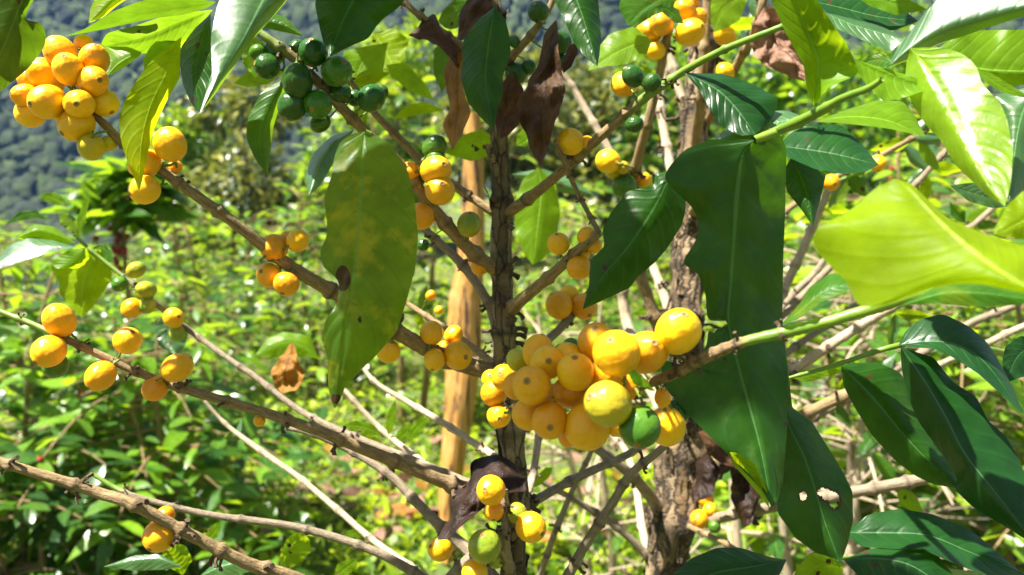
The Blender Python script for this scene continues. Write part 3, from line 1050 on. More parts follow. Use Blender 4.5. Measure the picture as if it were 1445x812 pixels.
def round_shrub(px, dist, top, rad, mat, label, seed, ll=.16):
    rg = np.random.default_rng(seed)
    b = at(px, H_PX / 2, dist)
    bz = ground_z(b.x, dist)
    root = empty('round_shrub', (b.x, dist, bz), label, 'shrub')
    lobes = [(rg.normal(0, .45) * rad, rg.normal(0, .4) * rad, rg.uniform(.35, .95) * (top - bz) - .1, rad * rg.uniform(.3, .6)) for _ in range(14)]
    P, D, U = [], [], []
    for lx, ly, lz, lr in lobes:
        for _ in range(330):
            v = rg.normal(0, 1, 3); v /= np.linalg.norm(v)
            r = lr * rg.uniform(.55, 1.05)
            P.append((b.x + lx + v[0] * r, dist + ly + v[1] * r, bz + max(.1, lz + v[2] * r * .9)))
            D.append(v + np.array([0, 0, -.2]) + rg.normal(0, .5, 3)); U.append((rg.normal(0, .5), rg.normal(0, .5), 1))
    ln = rg.uniform(.6, 1.1, len(P)) * ll
    leaf_cloud('leaf_mass', P, D, U, ln, ln * .4, mat, root, rg=rg)  # the shrub's own crown
    tubes_mesh('trunk', [([(b.x, dist, bz - .05), (b.x + .05, dist, bz + (top - bz) * .4), (b.x, dist + .05, bz + (top - bz) * .8)], .07, .03)], 'grey', root)


round_shrub(345, 9.5, 2.55, .85, 'far', 'dark round shrub with pale glints under the hazy hill', 70)
round_shrub(275, 12.0, 2.5, .8, 'bushpale', 'pale yellowish shrub behind the dark round shrub', 71, .13)
round_shrub(850, 10.0, 2.75, 1.2, 'far', 'broad grey green shrub far behind the middle trunk', 72)
round_shrub(560, 12.0, 3.3, 1.3, 'bushpale', 'speckled shrub far behind the green berries', 73)
round_shrub(720, 11.0, 3.0, 1.1, 'far', 'olive shrub far behind the top of the middle trunk', 76)
round_shrub(1050, 10.0, 3.1, 1.2, 'bush', 'green shrub far behind the thick flaky trunk', 77)
round_shrub(1200, 9.0, 2.9, 1.3, 'bush', 'leafy shrub far behind the top right shoots', 74)


# ---- split wooden stake
def build_stake():
    n = N('split_wood')
    tc = n.add('ShaderNodeTexCoord').outputs['Object']
    mp = n.add('ShaderNodeMapping', Vector=tc); mp.inputs['Scale'].default_value = (1, 1, .06)
    g = n.noise(110, 5, .65, mp.outputs[0]); b = n.noise(9, 3, .6, tc)
    c = n.mix(n.ramp(g, (.3, 0.0), (.7, 1.0)), (.30, .12, .018), (.60, .33, .075))
    c = n.mix(n.ramp(b, (.5, 0.0), (.7, 1.0)), c, (.50, .30, .10))
    mp2 = n.add('ShaderNodeMapping', Vector=tc); mp2.inputs['Scale'].default_value = (1, 1, .035)
    c = n.mix(n.ramp(n.noise(42, 3, .7, mp2.outputs[0]), (.53, 0.0), (.60, 1.0)), c, (.05, .022, .008))
    pr = n.add('ShaderNodeBsdfPrincipled', Base__Color=c, Roughness=.75, Normal=n.bump(g, .8, .006))
    n.t.links.new(pr.outputs[0], n.out.inputs[0])
    D = 2.75
    left = [(656, 160), (653, 235), (651, 300), (646, 370), (634, 420), (629, 500), (628, 560), (622, 650), (618, 700), (622, 790)]
    right = [(678, 160), (683, 235), (684, 300), (684, 370), (680, 420), (680, 500), (672, 560), (656, 650), (648, 710), (643, 790)]
    foot = at(634, 780, D)
    root_loc = Vector((foot.x, D, ground_z(foot.x, D)))
    bm = bmesh.new()
    rings = []
    m = 40
    lf, rt = resample(left, m), resample(right, m)
    for i in range(m):
        a = at(*lf[i], D); b2 = at(*rt[i], D)
        k = 7
        ring = []
        for q in range(k):
            t = q / (k - 1)
            p = a.lerp(b2, t)
            p.y += -.030 * math.sin(math.pi * t) ** .7 + .008 * mnoise.noise(Vector((t * 9, i * .07, 1)))
            p.x += .004 * mnoise.noise(Vector((t * 4, i * .3, 3)))
            ring.append(bm.verts.new(p))
        for q in range(k - 2, 0, -1):
            t = q / (k - 1)
            p = a.lerp(b2, t); p.y += .025 * math.sin(math.pi * t) + .006 * mnoise.noise(Vector((t * 7, i * .08, 5)))
            ring.append(bm.verts.new(p))
        rings.append(ring)
    L = len(rings[0])
    for r0, r1 in zip(rings[:-1], rings[1:]):
        for q in range(L): bm.faces.new((r0[q], r1[q], r1[(q + 1) % L], r0[(q + 1) % L]))
    bm.faces.new(rings[0]); bm.faces.new(rings[-1][::-1])
    bmesh.ops.recalc_face_normals(bm, faces=bm.faces)
    me = bpy.data.meshes.new('wooden_stake'); bm.to_mesh(me); bm.free()
    o = obj('wooden_stake', me, [n.m])
    tag(o, 'split yellow wooden stake standing in the grass behind the middle trunk', 'stake')


build_stake()

# ================================================================== THE MIDDLE COFFEE TREE
TREES = 'coffee trees with yellow berries'
b1 = at(722, 812, .50)
T1 = empty('coffee_tree', (b1.x + .01, b1.y + .05, ground_z(b1.x, b1.y)), 'slender middle coffee tree whose bare side branches carry yellow and green berries', 'coffee tree', TREES)
b2 = at(945, 812, .74)
T2 = empty('coffee_tree', (b2.x, b2.y + .05, ground_z(b2.x, b2.y)), 'stout coffee tree with thick flaky trunk right of the middle tree', 'coffee tree', TREES)


def flakes(o, n, seed):
    rg = np.random.default_rng(seed)
    me = o.data
    polys = [p for p in me.polygons if p.material_index == 0 and len(p.vertices) == 4]
    cs = [(p.center.copy(), p.normal.copy()) for p in polys if p.center.z > .75]
    bm = bmesh.new(); bm.from_mesh(me)
    uvl = bm.loops.layers.uv[0]
    for k in rg.integers(0, len(cs), n):
        c, nm = cs[k]
        up = Vector((rg.normal(0, .15), rg.normal(0, .15), 1)).normalized()
        sd = nm.cross(up).normalized()
        h, w_ = rg.uniform(.006, .024), rg.uniform(.0025, .007)
        ids = []
        u0, v0 = rg.uniform(0, 9), rg.uniform(0, 9)
        for i, t in enumerate((-1, -.3, .4, 1)):
            row = []
            for q in (-1, 0, 1):
                lift = .0008 + .0022 * abs(t) ** 1.6 * (1 if (t > 0) == (k % 2 == 0) else .3) - .0006 * abs(q)
                ww = w_ * (1 - .35 * abs(t)) * rg.uniform(.75, 1.15)
                row.append(bm.verts.new(c + up * (h * .5 * t * rg.uniform(.85, 1.1)) + sd * (ww * q) + nm * lift))
            ids.append(row)
        for a, b in zip(ids[:-1], ids[1:]):
            for q in (0, 1):
                f = bm.faces.new((a[q], a[q + 1], b[q + 1], b[q])); f.smooth = False
                for lp, (du, dv) in zip(f.loops, ((q, 0), (q + 1, 0), (q + 1, 1), (q, 1))): lp[uvl].uv = (u0 + du * .1, v0 + dv * .2)
    bm.to_mesh(me); bm.free()


def trunk(key, parent, pts, mat, nodes, lump, flute, stubs=.6):
    """upper part traced, then on down to the ground"""
    o = branch(key, parent, pts, mat, nodes, None, stubs, 'trunk', lump, 3., 1.22, flute, sides=26)
    return o


def down(pts, w_add=1.4):
    x, y, wd, d = pts[-1]
    out = []
    for k in range(1, 8):
        p = at(x, y, d) + Vector((.004 * k, .010 * k, -(at(x, y, d).z + .03) * k / 7))
        q = to_px(p)
        out.append((q[0], q[1], wd * d / q[2] * (1 + .06 * k), q[2]))
    return list(pts) + out


trunk('T1', T1, down([(688, -160, 20, .56), (694, -40, 22, .545), (698, 60, 23, .535), (704, 190, 25, .525), (708, 300, 28, .52), (709, 385, 30, .515), (713, 500, 31, .51), (721, 600, 33, .505),
                      (728, 690, 34, .50), (724, 790, 35, .50)]), 'trunk', 118, .10, .16)
trunk('T2', T2, down([(1020, -150, 30, .80), (1003, -20, 33, .79), (990, 100, 36, .78), (982, 190, 38, .77), (976, 290, 40, .77), (970, 400, 44, .76), (966, 500, 50, .75), (962, 600, 60, .75),
                      (955, 690, 63, .745), (945, 790, 60, .74)]), 'old', 90, .10, .20, .9)
flakes(BR['T2'][0], 260, 4)
flakes(BR['T1'][0], 40, 5)

# --- side branches of the middle tree (x, y, width px, distance)
Y_TIP = [(0, 1), (.06, .9), (.16, .0), (1, 0)]
branch('B1', T1, [(128, 158, 8, .415), (150, 178, 12, .415), (172, 200, 13, .415), (230, 241, 14, .42), (330, 315, 16, .435), (400, 370, 18, .45), (475, 415, 20, .465), (560, 470, 22, .485), (640, 508, 24, .505), (706, 530, 26, .515)], 'twig', 85, None, .5)
branch('B2', T1, [(355, 38, 12, .44), (385, 60, 13, .44), (420, 88, 14, .445), (480, 150, 15, .455), (520, 190, 15, .465), (565, 235, 16, .475), (620, 305, 18, .49), (660, 350, 19, .50), (703, 383, 20, .515)], 'twig', 75, [(0, .9), (.08, .7), (.14, 0), (1, 0)], .4)
branch('B2b', T1, [(478, 92, 8, .53), (520, 150, 9, .53), (560, 192, 11, .53), (597, 230, 11, .53), (642, 264, 12, .53), (698, 302, 13, .525)], 'twig', 62, None, .3)
branch('B3', T1, [(-30, 426, 7, .43), (0, 440, 8, .43), (50, 460, 9, .43), (110, 487, 11, .43), (200, 528, 12, .435), (270, 553, 13, .44), (370, 582, 14, .45), (440, 605, 15, .455), (530, 640, 17, .47), (590, 664, 18, .48), (650, 686, 20, .49), (722, 706, 22, .50)], 'twig', 80, [(0, 1), (.13, .9), (.17, .1), (.2, 0), (1, 0)], .6)
branch('B3b', T1, [(405, 604, 7, .56), (440, 612, 8, .56), (496, 637, 10, .56), (550, 670, 12, .555), (590, 710, 14, .55), (627, 748, 16, .54), (672, 790, 18, .53), (722, 850, 20, .51)], 'grey', 60, None, .4)
branch('B4', T1, [(-40, 640, 13, .39), (0, 652, 14, .39), (85, 677, 15, .395), (140, 696, 16, .40), (190, 712, 17, .40), (270, 755, 17, .41), (350, 795, 18, .42), (420, 818, 19, .43), (560, 880, 22, .46), (724, 960, 26, .50)], 'twig', 78, None, 1.0, stubr=1.35)
branch('B5', T1, [(128, 668, 6, .50), (165, 690, 7, .50), (200, 703, 8, .50), (300, 728, 10, .505), (420, 744, 11, .51), (520, 775, 12, .51), (590, 812, 14, .51), (724, 900, 16, .505)], 'grey', 80, [(0, 1), (.06, .9), (.1, 0), (1, 0)], .4)
branch('B6', T1, [(105, 332, 4, .60), (117, 344, 5, .60), (161, 380, 6, .60), (191, 404, 6, .60), (231, 439, 7, .60), (268, 467, 8, .60), (328, 510, 8, .59), (362, 533, 9, .585), (420, 577, 9, .575), (470, 604, 10, .565), (560, 640, 10, .55), (724, 705, 11, .51)], 'grey', 64, [(0, 1), (.10, .9), (.16, 0), (1, 0)], .4)
branch('B7', T1, [(573, 427, 7, .60), (603, 447, 8, .59), (650, 478, 9, .57), (697, 513, 10, .545), (714, 524, 12, .515)], 'twig', 58, None, .4)
branch('B8', T1, [(560, 270, 8, .56), (596, 320, 11, .555), (650, 370, 13, .545), (683, 416, 13, .535), (697, 455, 12, .53), (708, 520, 12, .515)], 'grey', 58, None, .6)
branch('B9', T1, [(505, 508, 5, .63), (530, 540, 7, .62), (580, 570, 8, .61), (617, 592, 9, .59), (660, 620, 10, .57), (700, 645, 11, .53), (722, 660, 12, .505)], 'pale', 62, None, .4)
branch('S3', T1, [(470, 530, 5, .69), (487, 552, 7, .68), (540, 607, 8, .67), (580, 640, 9, .64), (630, 675, 10, .58), (690, 700, 11, .52), (720, 715, 12, .505)], 'pale', 60, None, .4)
branch('S1', T1, [(285, 563, 5, .72), (320, 600, 6, .72), (362, 632, 8, .71), (395, 655, 8, .70), (430, 680, 8, .69), (480, 722, 9, .67), (520, 757, 9, .65), (580, 800, 10, .60), (724, 900, 13, .505)], 'pale', 66, None, .3)
branch('R1', T1, [(1150, 20, 8, .37), (1086, 45, 9, .38), (1025, 69, 10, .395), (972, 97, 11, .41), (932, 124, 12, .42), (905, 143, 14, .43), (858, 183, 14, .445), (804, 231, 14, .47), (757, 272, 15, .495), (712, 306, 16, .52)], 'twig', 74, [(0, 1), (.50, .95), (.53, .55), (.56, 0), (1, 0)], .35)
branch('R2', T1, [(845, 329, 13, .445), (820, 350, 14, .45), (781, 385, 15, .47), (744, 416, 17, .49), (710, 446, 19, .515)], 'twig', 60, None, .5)
branch('R3', T1, [(868, 360, 8, .57), (842, 398, 10, .565), (818, 432, 11, .56), (790, 463, 12, .55), (765, 486, 13, .54), (712, 530, 14, .515)], 'grey', 50, None, .5)
branch('R4', T1, [(783, 198, 5, .452), (797, 229, 7, .456), (812, 265, 7, .46), (830, 300, 7, .46), (845, 328, 8, .455)], 'twig', 40, None, .6)
branch('R0', T1, [(790, -40, 8, .50), (776, 10, 9, .50), (745, 55, 11, .505), (715, 88, 12, .52), (700, 112, 13, .53)], 'twig', 50, None, .5)
branch('L9', T1, [(560, -10, 8, .50), (584, 15, 9, .50), (615, 38, 10, .505), (655, 70, 12, .515), (698, 118, 13, .53)], 'twig', 45, None, .8)
# the long fruiting branch that ends in the big bunch and the shaded leaf
branch('M', T1, [(1480, 392, 17, .262), (1400, 397, 17, .268), (1310, 412, 17, .276), (1240, 433, 17, .284), (1170, 453, 16, .29), (1110, 468, 17, .295), (1060, 479, 15, .30), (1030, 489, 15, .305), (985, 509, 17, .312), (950, 528, 16, .32), (900, 545, 15, .332), (850, 553, 14, .342), (800, 558, 14, .355), (765, 563, 14, .375), (738, 572, 14, .41), (716, 582, 15, .505)], 'twig', 78,
       [(0, 1), (.50, 1), (.545, .95), (.555, .1), (.57, 0), (1, 0)], .9, nodew=1.22, at_x=[(1107, .9), (1041, 1.0), (1024, .5), (1008, .6), (992, .7), (976, .6), (960, .8), (900, .8), (850, .8), (790, .8)])
branch('U1', T1, [(930, 606, 9, .56), (895, 637, 11, .55), (838, 664, 12, .54), (791, 687, 13, .525), (722, 726, 14, .50)], 'grey', 52, None, .4)
branch('U2', T1, [(965, 590, 10, .47), (937, 630, 11, .47), (891, 668, 12, .475), (865, 711, 13, .48), (824, 774, 14, .485), (780, 850, 15, .49), (724, 920, 16, .50)], 'grey', 55, None, .3)
branch('U7', T1, [(764, 590, 8, .57), (761, 617, 10, .57), (750, 681, 11, .55), (728, 735, 12, .505)], 'pale', 48, None, .6)
branch('U0', T1, [(712, 690, 10, .455), (713, 720, 11, .455), (714, 770, 13, .46), (722, 820, 16, .49)], 'grey', 45, None, .8)
branch('U9', T1, [(610, 840, 12, .50), (650, 800, 16, .49), (690, 770, 18, .485), (722, 745, 20, .50)], 'grey', 36, None, .8)

# --- limbs of the stout tree
branch('N', T2, [(1245, 112, 8, .30), (1225, 125, 10, .305), (1190, 138, 11, .315), (1150, 160, 15, .33), (1093, 187, 14, .37), (1060, 205, 14, .42), (1020, 235, 16, .55), (978, 300, 18, .765)], 'twig', 60, [(0, 1), (.55, 1), (.8, .6), (.9, 0), (1, 0)], 0., nodew=1.12)
branch('R6', T2, [(955, -40, 11, .64), (948, 17, 12, .64), (938, 67, 12, .64), (930, 110, 13, .65), (915, 170, 13, .66), (902, 222, 14, .68), (893, 262, 14, .70), (885, 330, 14, .73), (935, 480, 18, .75)], 'twig', 58, None, .6)
branch('R7', T2, [(1002, -50, 12, .70), (998, 0, 13, .70), (991, 110, 14, .71), (983, 190, 16, .75), (979, 240, 18, .77)], 'twig', 60, None, .5)
branch('R8', T2, [(1082, -30, 11, .66), (1075, 10, 12, .66), (1060, 55, 12, .68), (1034, 105, 13, .71), (1000, 170, 14, .76)], 'twig', 50, None, .5)
branch('R9', T2, [(935, 30, 10, .82), (945, 75, 12, .82), (965, 147, 13, .81), (982, 192, 13, .79), (978, 260, 14, .77)], 'pale', 50, None, .6)
branch('R10', T2, [(930, 70, 9, .86), (938, 100, 11, .86), (932, 144, 12, .85), (945, 235, 13, .82), (972, 320, 13, .77)], 'pale', 50, None, .7)
branch('R5', T2, [(786, 85, 8, .88), (794, 104, 9, .88), (814, 134, 10, .88), (858, 211, 11, .87), (878, 260, 11, .86), (930, 400, 13, .80), (962, 490, 14, .76)], 'pale', 55, None, .4)
branch('T2s', T2, [(876, 380, 14, .86), (880, 430, 15, .86), (888, 465, 15, .85), (915, 540, 16, .80), (955, 620, 18, .75)], 'pale', 60, None, .4)
branch('U3', T2, [(836, 620, 6, .66), (833, 640, 7, .66), (808, 691, 8, .66), (784, 751, 9, .66), (764, 808, 9, .68), (740, 870, 10, .70)], 'grey', 50, None, .5)
branch('U4', T2, [(815, 605, 10, .68), (838, 630, 13, .69), (885, 664, 15, .70), (925, 710, 17, .73), (950, 745, 18, .745)], 'grey', 48, None, .4)
branch('U5', T2, [(720, 652, 7, .72), (757, 674, 8, .72), (824, 714, 9, .73), (865, 741, 10, .735), (911, 781, 11, .74), (945, 815, 13, .745)], 'grey', 52, None, .5)
branch('U6', T2, [(845, 590, 8, .92), (858, 607, 9, .92), (885, 640, 10, .90), (898, 691, 11, .86), (911, 768, 12, .80), (935, 840, 13, .75)], 'pale', 60, None, .4)
branch('V1', T2, [(1175, 255, 8, .86), (1160, 290, 11, .86), (1133, 354, 12, .85), (1106, 411, 13, .84), (1060, 500, 14, .80), (975, 640, 16, .75)], 'pale', 52, None, .6)
branch('V1b', T2, [(1190, 330, 7, .90), (1150, 385, 9, .90), (1115, 420, 10, .88), (1040, 520, 11, .80), (970, 620, 12, .75)], 'grey', 45, None, .6)
branch('V2', T2, [(1290, 418, 10, .70), (1240, 444, 13, .70), (1177, 484, 14, .70), (1113, 528, 15, .71), (1050, 575, 16, .73), (968, 640, 18, .75)], 'pale', 58, None, .7)
branch('V6', T2, [(1212, 545, 14, .68), (1193, 557, 16, .68), (1133, 587, 16, .69), (1060, 625, 17, .72), (962, 680, 18, .745)], 'twig', 50, None, .6)
branch('V6b', T2, [(1310, 674, 13, .62), (1297, 677, 16, .62), (1204, 694, 16, .63), (1150, 704, 16, .64), (1079, 718, 15, .67), (1009, 732, 15, .71), (955, 745, 16, .745)], 'grey', 56, None, .6)
branch('V6c', T2, [(1075, 800, 5, .62), (1050, 782, 6, .64), (1010, 760, 7, .67), (955, 735, 9, .745)], 'twig', 40, None, .6)
branch('T2r', T2, [(1065, 640, 11, .70), (1030, 655, 14, .70), (1000, 672, 15, .71), (965, 705, 17, .745)], 'old', 40, None, .8)
branch('V4', T2, [(1430, 432, 10, .92), (1361, 461, 11, .91), (1290, 505, 11, .88), (1200, 560, 12, .85), (962, 690, 14, .75)], 'grey', 55, None, .6)
branch('V7', T2, [(1345, 200, 7, .80), (1331, 218, 8, .80), (1291, 261, 8, .80), (1230, 320, 9, .80), (1120, 430, 10, .79), (968, 590, 12, .755)], 'grey', 50, None, .4)
branch('V8', T2, [(1310, 183, 6, .74), (1290, 194, 7, .74), (1240, 221, 8, .75), (1160, 262, 9, .76), (1070, 330, 9, .765), (972, 420, 11, .765)], 'twig', 50, None, .5)
branch('V9', T2, [(1440, 250, 7, .95), (1395, 300, 8, .95), (1330, 350, 9, .93), (1180, 450, 10, .88), (965, 600, 12, .755)], 'grey', 55, None, .4)

# --- the third tree stands just outside the right frame edge: only its lower leafy branch comes in
T3p = at(1700, 900, .70)
T3 = empty('coffee_tree', (T3p.x, T3p.y, ground_z(T3p.x, T3p.y)), 'leafy coffee tree at right frame edge with large dark drooping leaves low down', 'coffee tree', TREES)
trunk('T3', T3, down([(1600, -200, 38, .76), (1620, 200, 42, .74), (1640, 500, 46, .72), (1660, 800, 50, .70)]), 'trunk', 100, .12, .2)
branch('V5', T3, [(1105, 536, 4, .44), (1183, 514, 6, .44), (1227, 499, 7, .44), (1268, 488, 8, .44), (1320, 480, 8, .46), (1420, 500, 10, .52), (1540, 540, 13, .62), (1640, 600, 16, .715)], 'twig', 60, [(0, 1), (.55, 1), (.7, 0), (1, 0)], .1)
branch('W1', T3, [(1180, 792, 4, .40), (1200, 788, 6, .41), (1290, 800, 8, .43), (1400, 815, 10, .48), (1540, 830, 13, .58), (1652, 840, 16, .70)], 'twig', 60, [(0, 1), (.4, 1), (.6, 0), (1, 0)], .1)
branch('V3', T3, [(1300, 527, 7, .78), (1317, 518, 8, .78), (1394, 484, 9, .78), (1445, 461, 10, .77), (1540, 430, 12, .75), (1630, 420, 14, .735)], 'pale', 50, None, .5)


# ================================================================== BERRIES
def berries(key, rows):
    for r in rows:
        x, y, dia = r[:3]
        kind = r[3] if len(r) > 3 else 'Y'
        off = r[4] / 1000 if len(r) > 4 else 0
        cal = r[5] if len(r) > 5 else None
        berry(key, x, y, dia, kind, off, cal)


berries('B1', [
    (85, 75, 44, 'Y', 2, (76, 56)), (96, 98, 43, 'Y', -8, (100, 86)), (133, 85, 39, 'Y', 0, (140, 70)), (131, 115, 44, 'Y', -5, (147, 117)),
    (147, 145, 40, 'Y', 3, (160, 160)), (112, 147, 41, 'Y', -9, (118, 151)), (67, 144, 47, 'Y', -9, (56, 151)), (60, 103, 43, 'Y', 3), (42, 113, 32, 'Y', 9),
    (37, 136, 35, 'Y', 0, (26, 136)), (43, 160, 41, 'Y', 5), (108, 176, 47, 'Y', -3, (97, 190)), (129, 208, 37, 'L', -3), (152, 203, 23, 'L', 5), (83, 157, 28, 'Y', 7), (72, 120, 34, 'Y', 8), (118, 62, 26, 'Y', 12),
    (240, 204, 45, 'Y', -3, (239, 186)), (204, 231, 41, 'Y', 2), (204, 268, 42, 'O', -4, (190, 275)), (247, 236, 20, 'O', 8),
    (387, 350, 39, 'O', 6), (420, 340, 33, 'O', 2), (380, 389, 36, 'O', 4, (374, 384)), (404, 401, 36, 'Y', -6, (401, 415)), (405, 337, 20, 'O', 12),
    (609, 470, 33, 'Y', 2), (640, 473, 27, 'O', 6), (646, 502, 40, 'Y', -7, (658, 503)), (613, 508, 32, 'Y', -5, (611, 521)), (548, 496, 34, 'O', 6), (628, 490, 20, 'O', 10),
])
berries('B2', [
    (442, 74, 42, 'D', -2, (443, 60)), (475, 101, 43, 'G', -7, (488, 92)), (420, 115, 45, 'D', -8), (377, 94, 37, 'D', 2, (362, 92)), (387, 75, 34, 'D', 10),
    (413, 149, 40, 'D', -6), (448, 147, 40, 'G', -8, (444, 158)), (364, 74, 24, 'G', 6), (479, 131, 33, 'D', 6), (524, 139, 38, 'D', -2), (538, 131, 21, 'D', 10), (501, 139, 25, 'D', 12),
    (452, 174, 27, 'G', 8), (421, 68, 26, 'D', 12), (613, 208, 33, 'G', 4), (615, 225, 28, 'G', 1), (615, 241, 43, 'Y', -3), (621, 269, 43, 'Y', -8, (626, 262)), (578, 243, 29, 'O', 6), (588, 252, 26, 'D', 10),
    (595, 305, 38, 'O', 4), (597, 346, 19, 'D', 10), (662, 317, 35, 'H', -4, (664, 303)), (677, 376, 27, 'O', 8),
])
berries('B7', [(608, 417, 15, 'Y', 2), (619, 438, 12, 'Y', 2)])
berries('R0', [(760, 17, 31, 'D', -2), (791, 60, 31, 'D', 2), (790, 88, 26, 'D', 6), (726, 59, 17, 'D', 4), (729, 104, 32, 'D', 2), (746, 95, 21, 'D', 8)])
berries('R6', [(933, 34, 35, 'Y', -6, (921, 30)), (917, 44, 35, 'Y', 6), (925, 72, 26, 'Y', 2), (965, 13, 29, 'Y', 4), (983, 25, 30, 'O', 10), (974, 46, 38, 'Y', -6, (985, 43)), (978, 3, 20, 'Y', 8),
               (858, 228, 35, 'Y', -4), (879, 237, 19, 'L', -6), (868, 243, 20, 'L', 2), (881, 263, 35, 'G', -8), (908, 254, 22, 'Y', 8)])
berries('R8', [(1023, 50, 30, 'Y', 0), (1022, 102, 27, 'O', 0), (1086, 20, 22, 'O', 6)])
berries('R1', [(893, 108, 31, 'D', -4), (920, 117, 27, 'D', -4), (895, 176, 25, 'D', -2, (905, 177)), (881, 119, 36, 'Y', 8), (805, 200, 37, 'Y', 0), (828, 202, 20, 'O', 6)])
berries('R2', [(788, 344, 32, 'Y', 2, (785, 331)), (817, 378, 33, 'Y', -1), (828, 334, 28, 'O', 7), (838, 347, 24, 'O', 9), (821, 359, 22, 'O', 9)])
berries('R3', [(789, 431, 38, 'Y', -1), (824, 433, 36, 'O', -2), (803, 416, 27, 'O', 6)])
# the large central bunch
berries('M', [
    (957, 468, 65, 'Y', -4, (961, 445)), (870, 499, 69, 'Y', -50, (858, 478)), (841, 484, 55, 'Y', -38, (838, 465)), (911, 498, 60, 'Y', -14, (917, 485)),
    (856, 530, 52, 'Y', -36), (759, 496, 44, 'Y', -88), (772, 512, 48, 'Y', -96, (773, 508)), (803, 509, 48, 'Y', -74), (812, 525, 51, 'Y', -84, (810, 506)),
    (750, 544, 57, 'Y', -112), (732, 509, 33, 'L', -80), (806, 489, 24, 'G', -44), (776, 594, 54, 'Y', -106), (746, 585, 46, 'O', -96), (806, 552, 52, 'Y', -76),
    (858, 570, 67, 'L', -62), (829, 602, 63, 'Y', -66, (820, 634)), (903, 603, 57, 'G', -30, (896, 623)), (941, 602, 54, 'O', 26), (871, 597, 40, 'O', -28), (957, 580, 36, 'D', 34),
    (801, 617, 28, 'O', -52), (935, 562, 24, 'O', 2), (829, 500, 36, 'O', -46), (786, 560, 40, 'O', -70), (840, 550, 36, 'O', -34), (884, 545, 36, 'O', -10), (729, 545, 40, 'Y', -88), (760, 570, 40, 'O', -88),
])
berries('M', [(697, 555, 39, 'Y', 2), (704, 587, 35, 'Y', 0), (712, 533, 38, 'Y', -12, (706, 526)), (693, 535, 27, 'O', 12)])
berries('U0', [(693, 692, 42, 'Y', -12, (685, 687)), (697, 721, 28, 'O', -2, (697, 730)), (684, 771, 47, 'H', -10, (682, 752)), (670, 808, 38, 'Y', -8), (729, 724, 28, 'H', 4), (749, 744, 43, 'Y', -4, (764, 749)), (700, 790, 24, 'H', 6)])
berries('U9', [(621, 775, 35, 'Y', -2, (609, 768))])
berries('V6b', [(987, 733, 27, 'O', -6), (1008, 743, 18, 'G', -2), (1002, 719, 18, 'O', 4)])
berries('T2r', [(996, 705, 22, 'O', -2)])
berries('V8', [(1239, 231, 23, 'O', -2), (1173, 258, 24, 'O', 0)])
berries('B3', [(84, 452, 43, 'Y', 0, (78, 436)), (69, 496, 43, 'Y', -6, (60, 509)), (78, 516, 35, 'G', 4), (180, 481, 38, 'Y', -2), (142, 531, 42, 'Y', -6, (132, 545)), (250, 519, 38, 'Y', -2), (219, 548, 34, 'O', 4), (366, 594, 17, 'O', 6)])
berries('B6', [(192, 381, 24, 'H', 0), (169, 401, 20, 'G', 0), (206, 409, 24, 'H', -3), (186, 435, 28, 'Y', -2), (208, 431, 23, 'H', 0), (245, 449, 29, 'O', -5), (250, 470, 22, 'H', 0)])
berries('B4', [(225, 756, 46, 'Y', 6, (218, 770)), (233, 728, 28, 'O', 12)])


pedicels()

# ================================================================== LEAVES  (base > tip)
def br(k): return BR[k][0]


# -- around the left branch tips
leaf(br('B1'), 'deep', [(52, -40), (32, 0), (12, 50), (-10, 100), (-35, 155)], [(10, -25), (-25, 20), (-55, 90)], [(62, -20), (40, 12), (34, 30), (58, 31), (66, 48), (63, 67), (40, 97), (2, 128)], .37, .395, .002, .004)
leaf(br('B1'), 'yell', [(256, 52), (236, 100), (212, 150), (199, 205), (196, 270)], [(240, 65), (214, 84), (190, 118), (176, 141), (168, 164), (170, 197), (180, 230), (190, 253)], [(254, 85), (254, 110), (235, 143), (218, 180), (206, 227), (201, 255)], .425, .395, -.004, .010)
leaf(br('B1'), 'dark', [(297, 20), (284, 60), (276, 105), (281, 160)], [(275, 40), (256, 65), (253, 85), (258, 120), (270, 147)], [(298, 55), (299, 90), (300, 112), (290, 135)], .43, .42, .012, -.004)
leaf(br('B1'), 'silver', [(395, -45), (366, 12), (342, 58), (316, 100), (283, 159)], [(330, -50), (306, 10), (297, 55), (300, 100), (288, 140)], [(425, -35), (402, 5), (377, 33), (355, 58), (328, 98), (300, 138)], .405, .358, .004, .020)
leaf(br('B1'), 'deep', [(305, 3), (250, 12), (200, 20), (150, 34), (90, 52)], [(250, -6), (200, 1), (160, 16), (120, 41)], [(292, 12), (260, 21), (218, 26), (180, 34), (140, 43)], .43, .42, -.014, .010)
leaf(br('B1'), 'mid', [(300, 14), (250, 34), (200, 55), (140, 68)], [(240, 20), (190, 37), (150, 47)], [(275, 48), (235, 72), (205, 76), (165, 74)], .46, .465, -.012, .010)
leaf(br('B1'), 'lime', [(285, 30), (250, 58), (225, 78), (204, 100)], [(240, 40), (212, 66), (202, 84)], [(278, 48), (255, 68), (232, 84)], .475, .46, .0, .01)
leaf(br('B1'), 'lime', [(200, 74), (180, 82), (165, 92), (148, 110)], [(180, 66), (150, 66), (138, 60), (146, 86)], [(196, 80), (180, 92), (160, 104)], .46, .45, .004, .004)
leaf(br('B1'), 'yell', [(190, -25), (165, -5), (145, 15), (125, 33)], [(160, -30), (138, -8), (128, 10)], [(195, -12), (165, 8), (145, 25)], .45, .44, .004, .01)
leaf(br('B2'), 'mid', [(402, 112), (380, 150), (366, 195), (378, 249)], [(370, 128), (350, 165), (347, 195), (360, 225)], [(404, 130), (395, 150), (386, 178), (381, 218)], .455, .44, .002, .012)
leaf(br('B2'), 'lime', [(330, 118), (350, 112), (375, 106), (404, 100)], [(345, 104), (372, 94)], [(352, 124), (380, 118)], .50, .49)
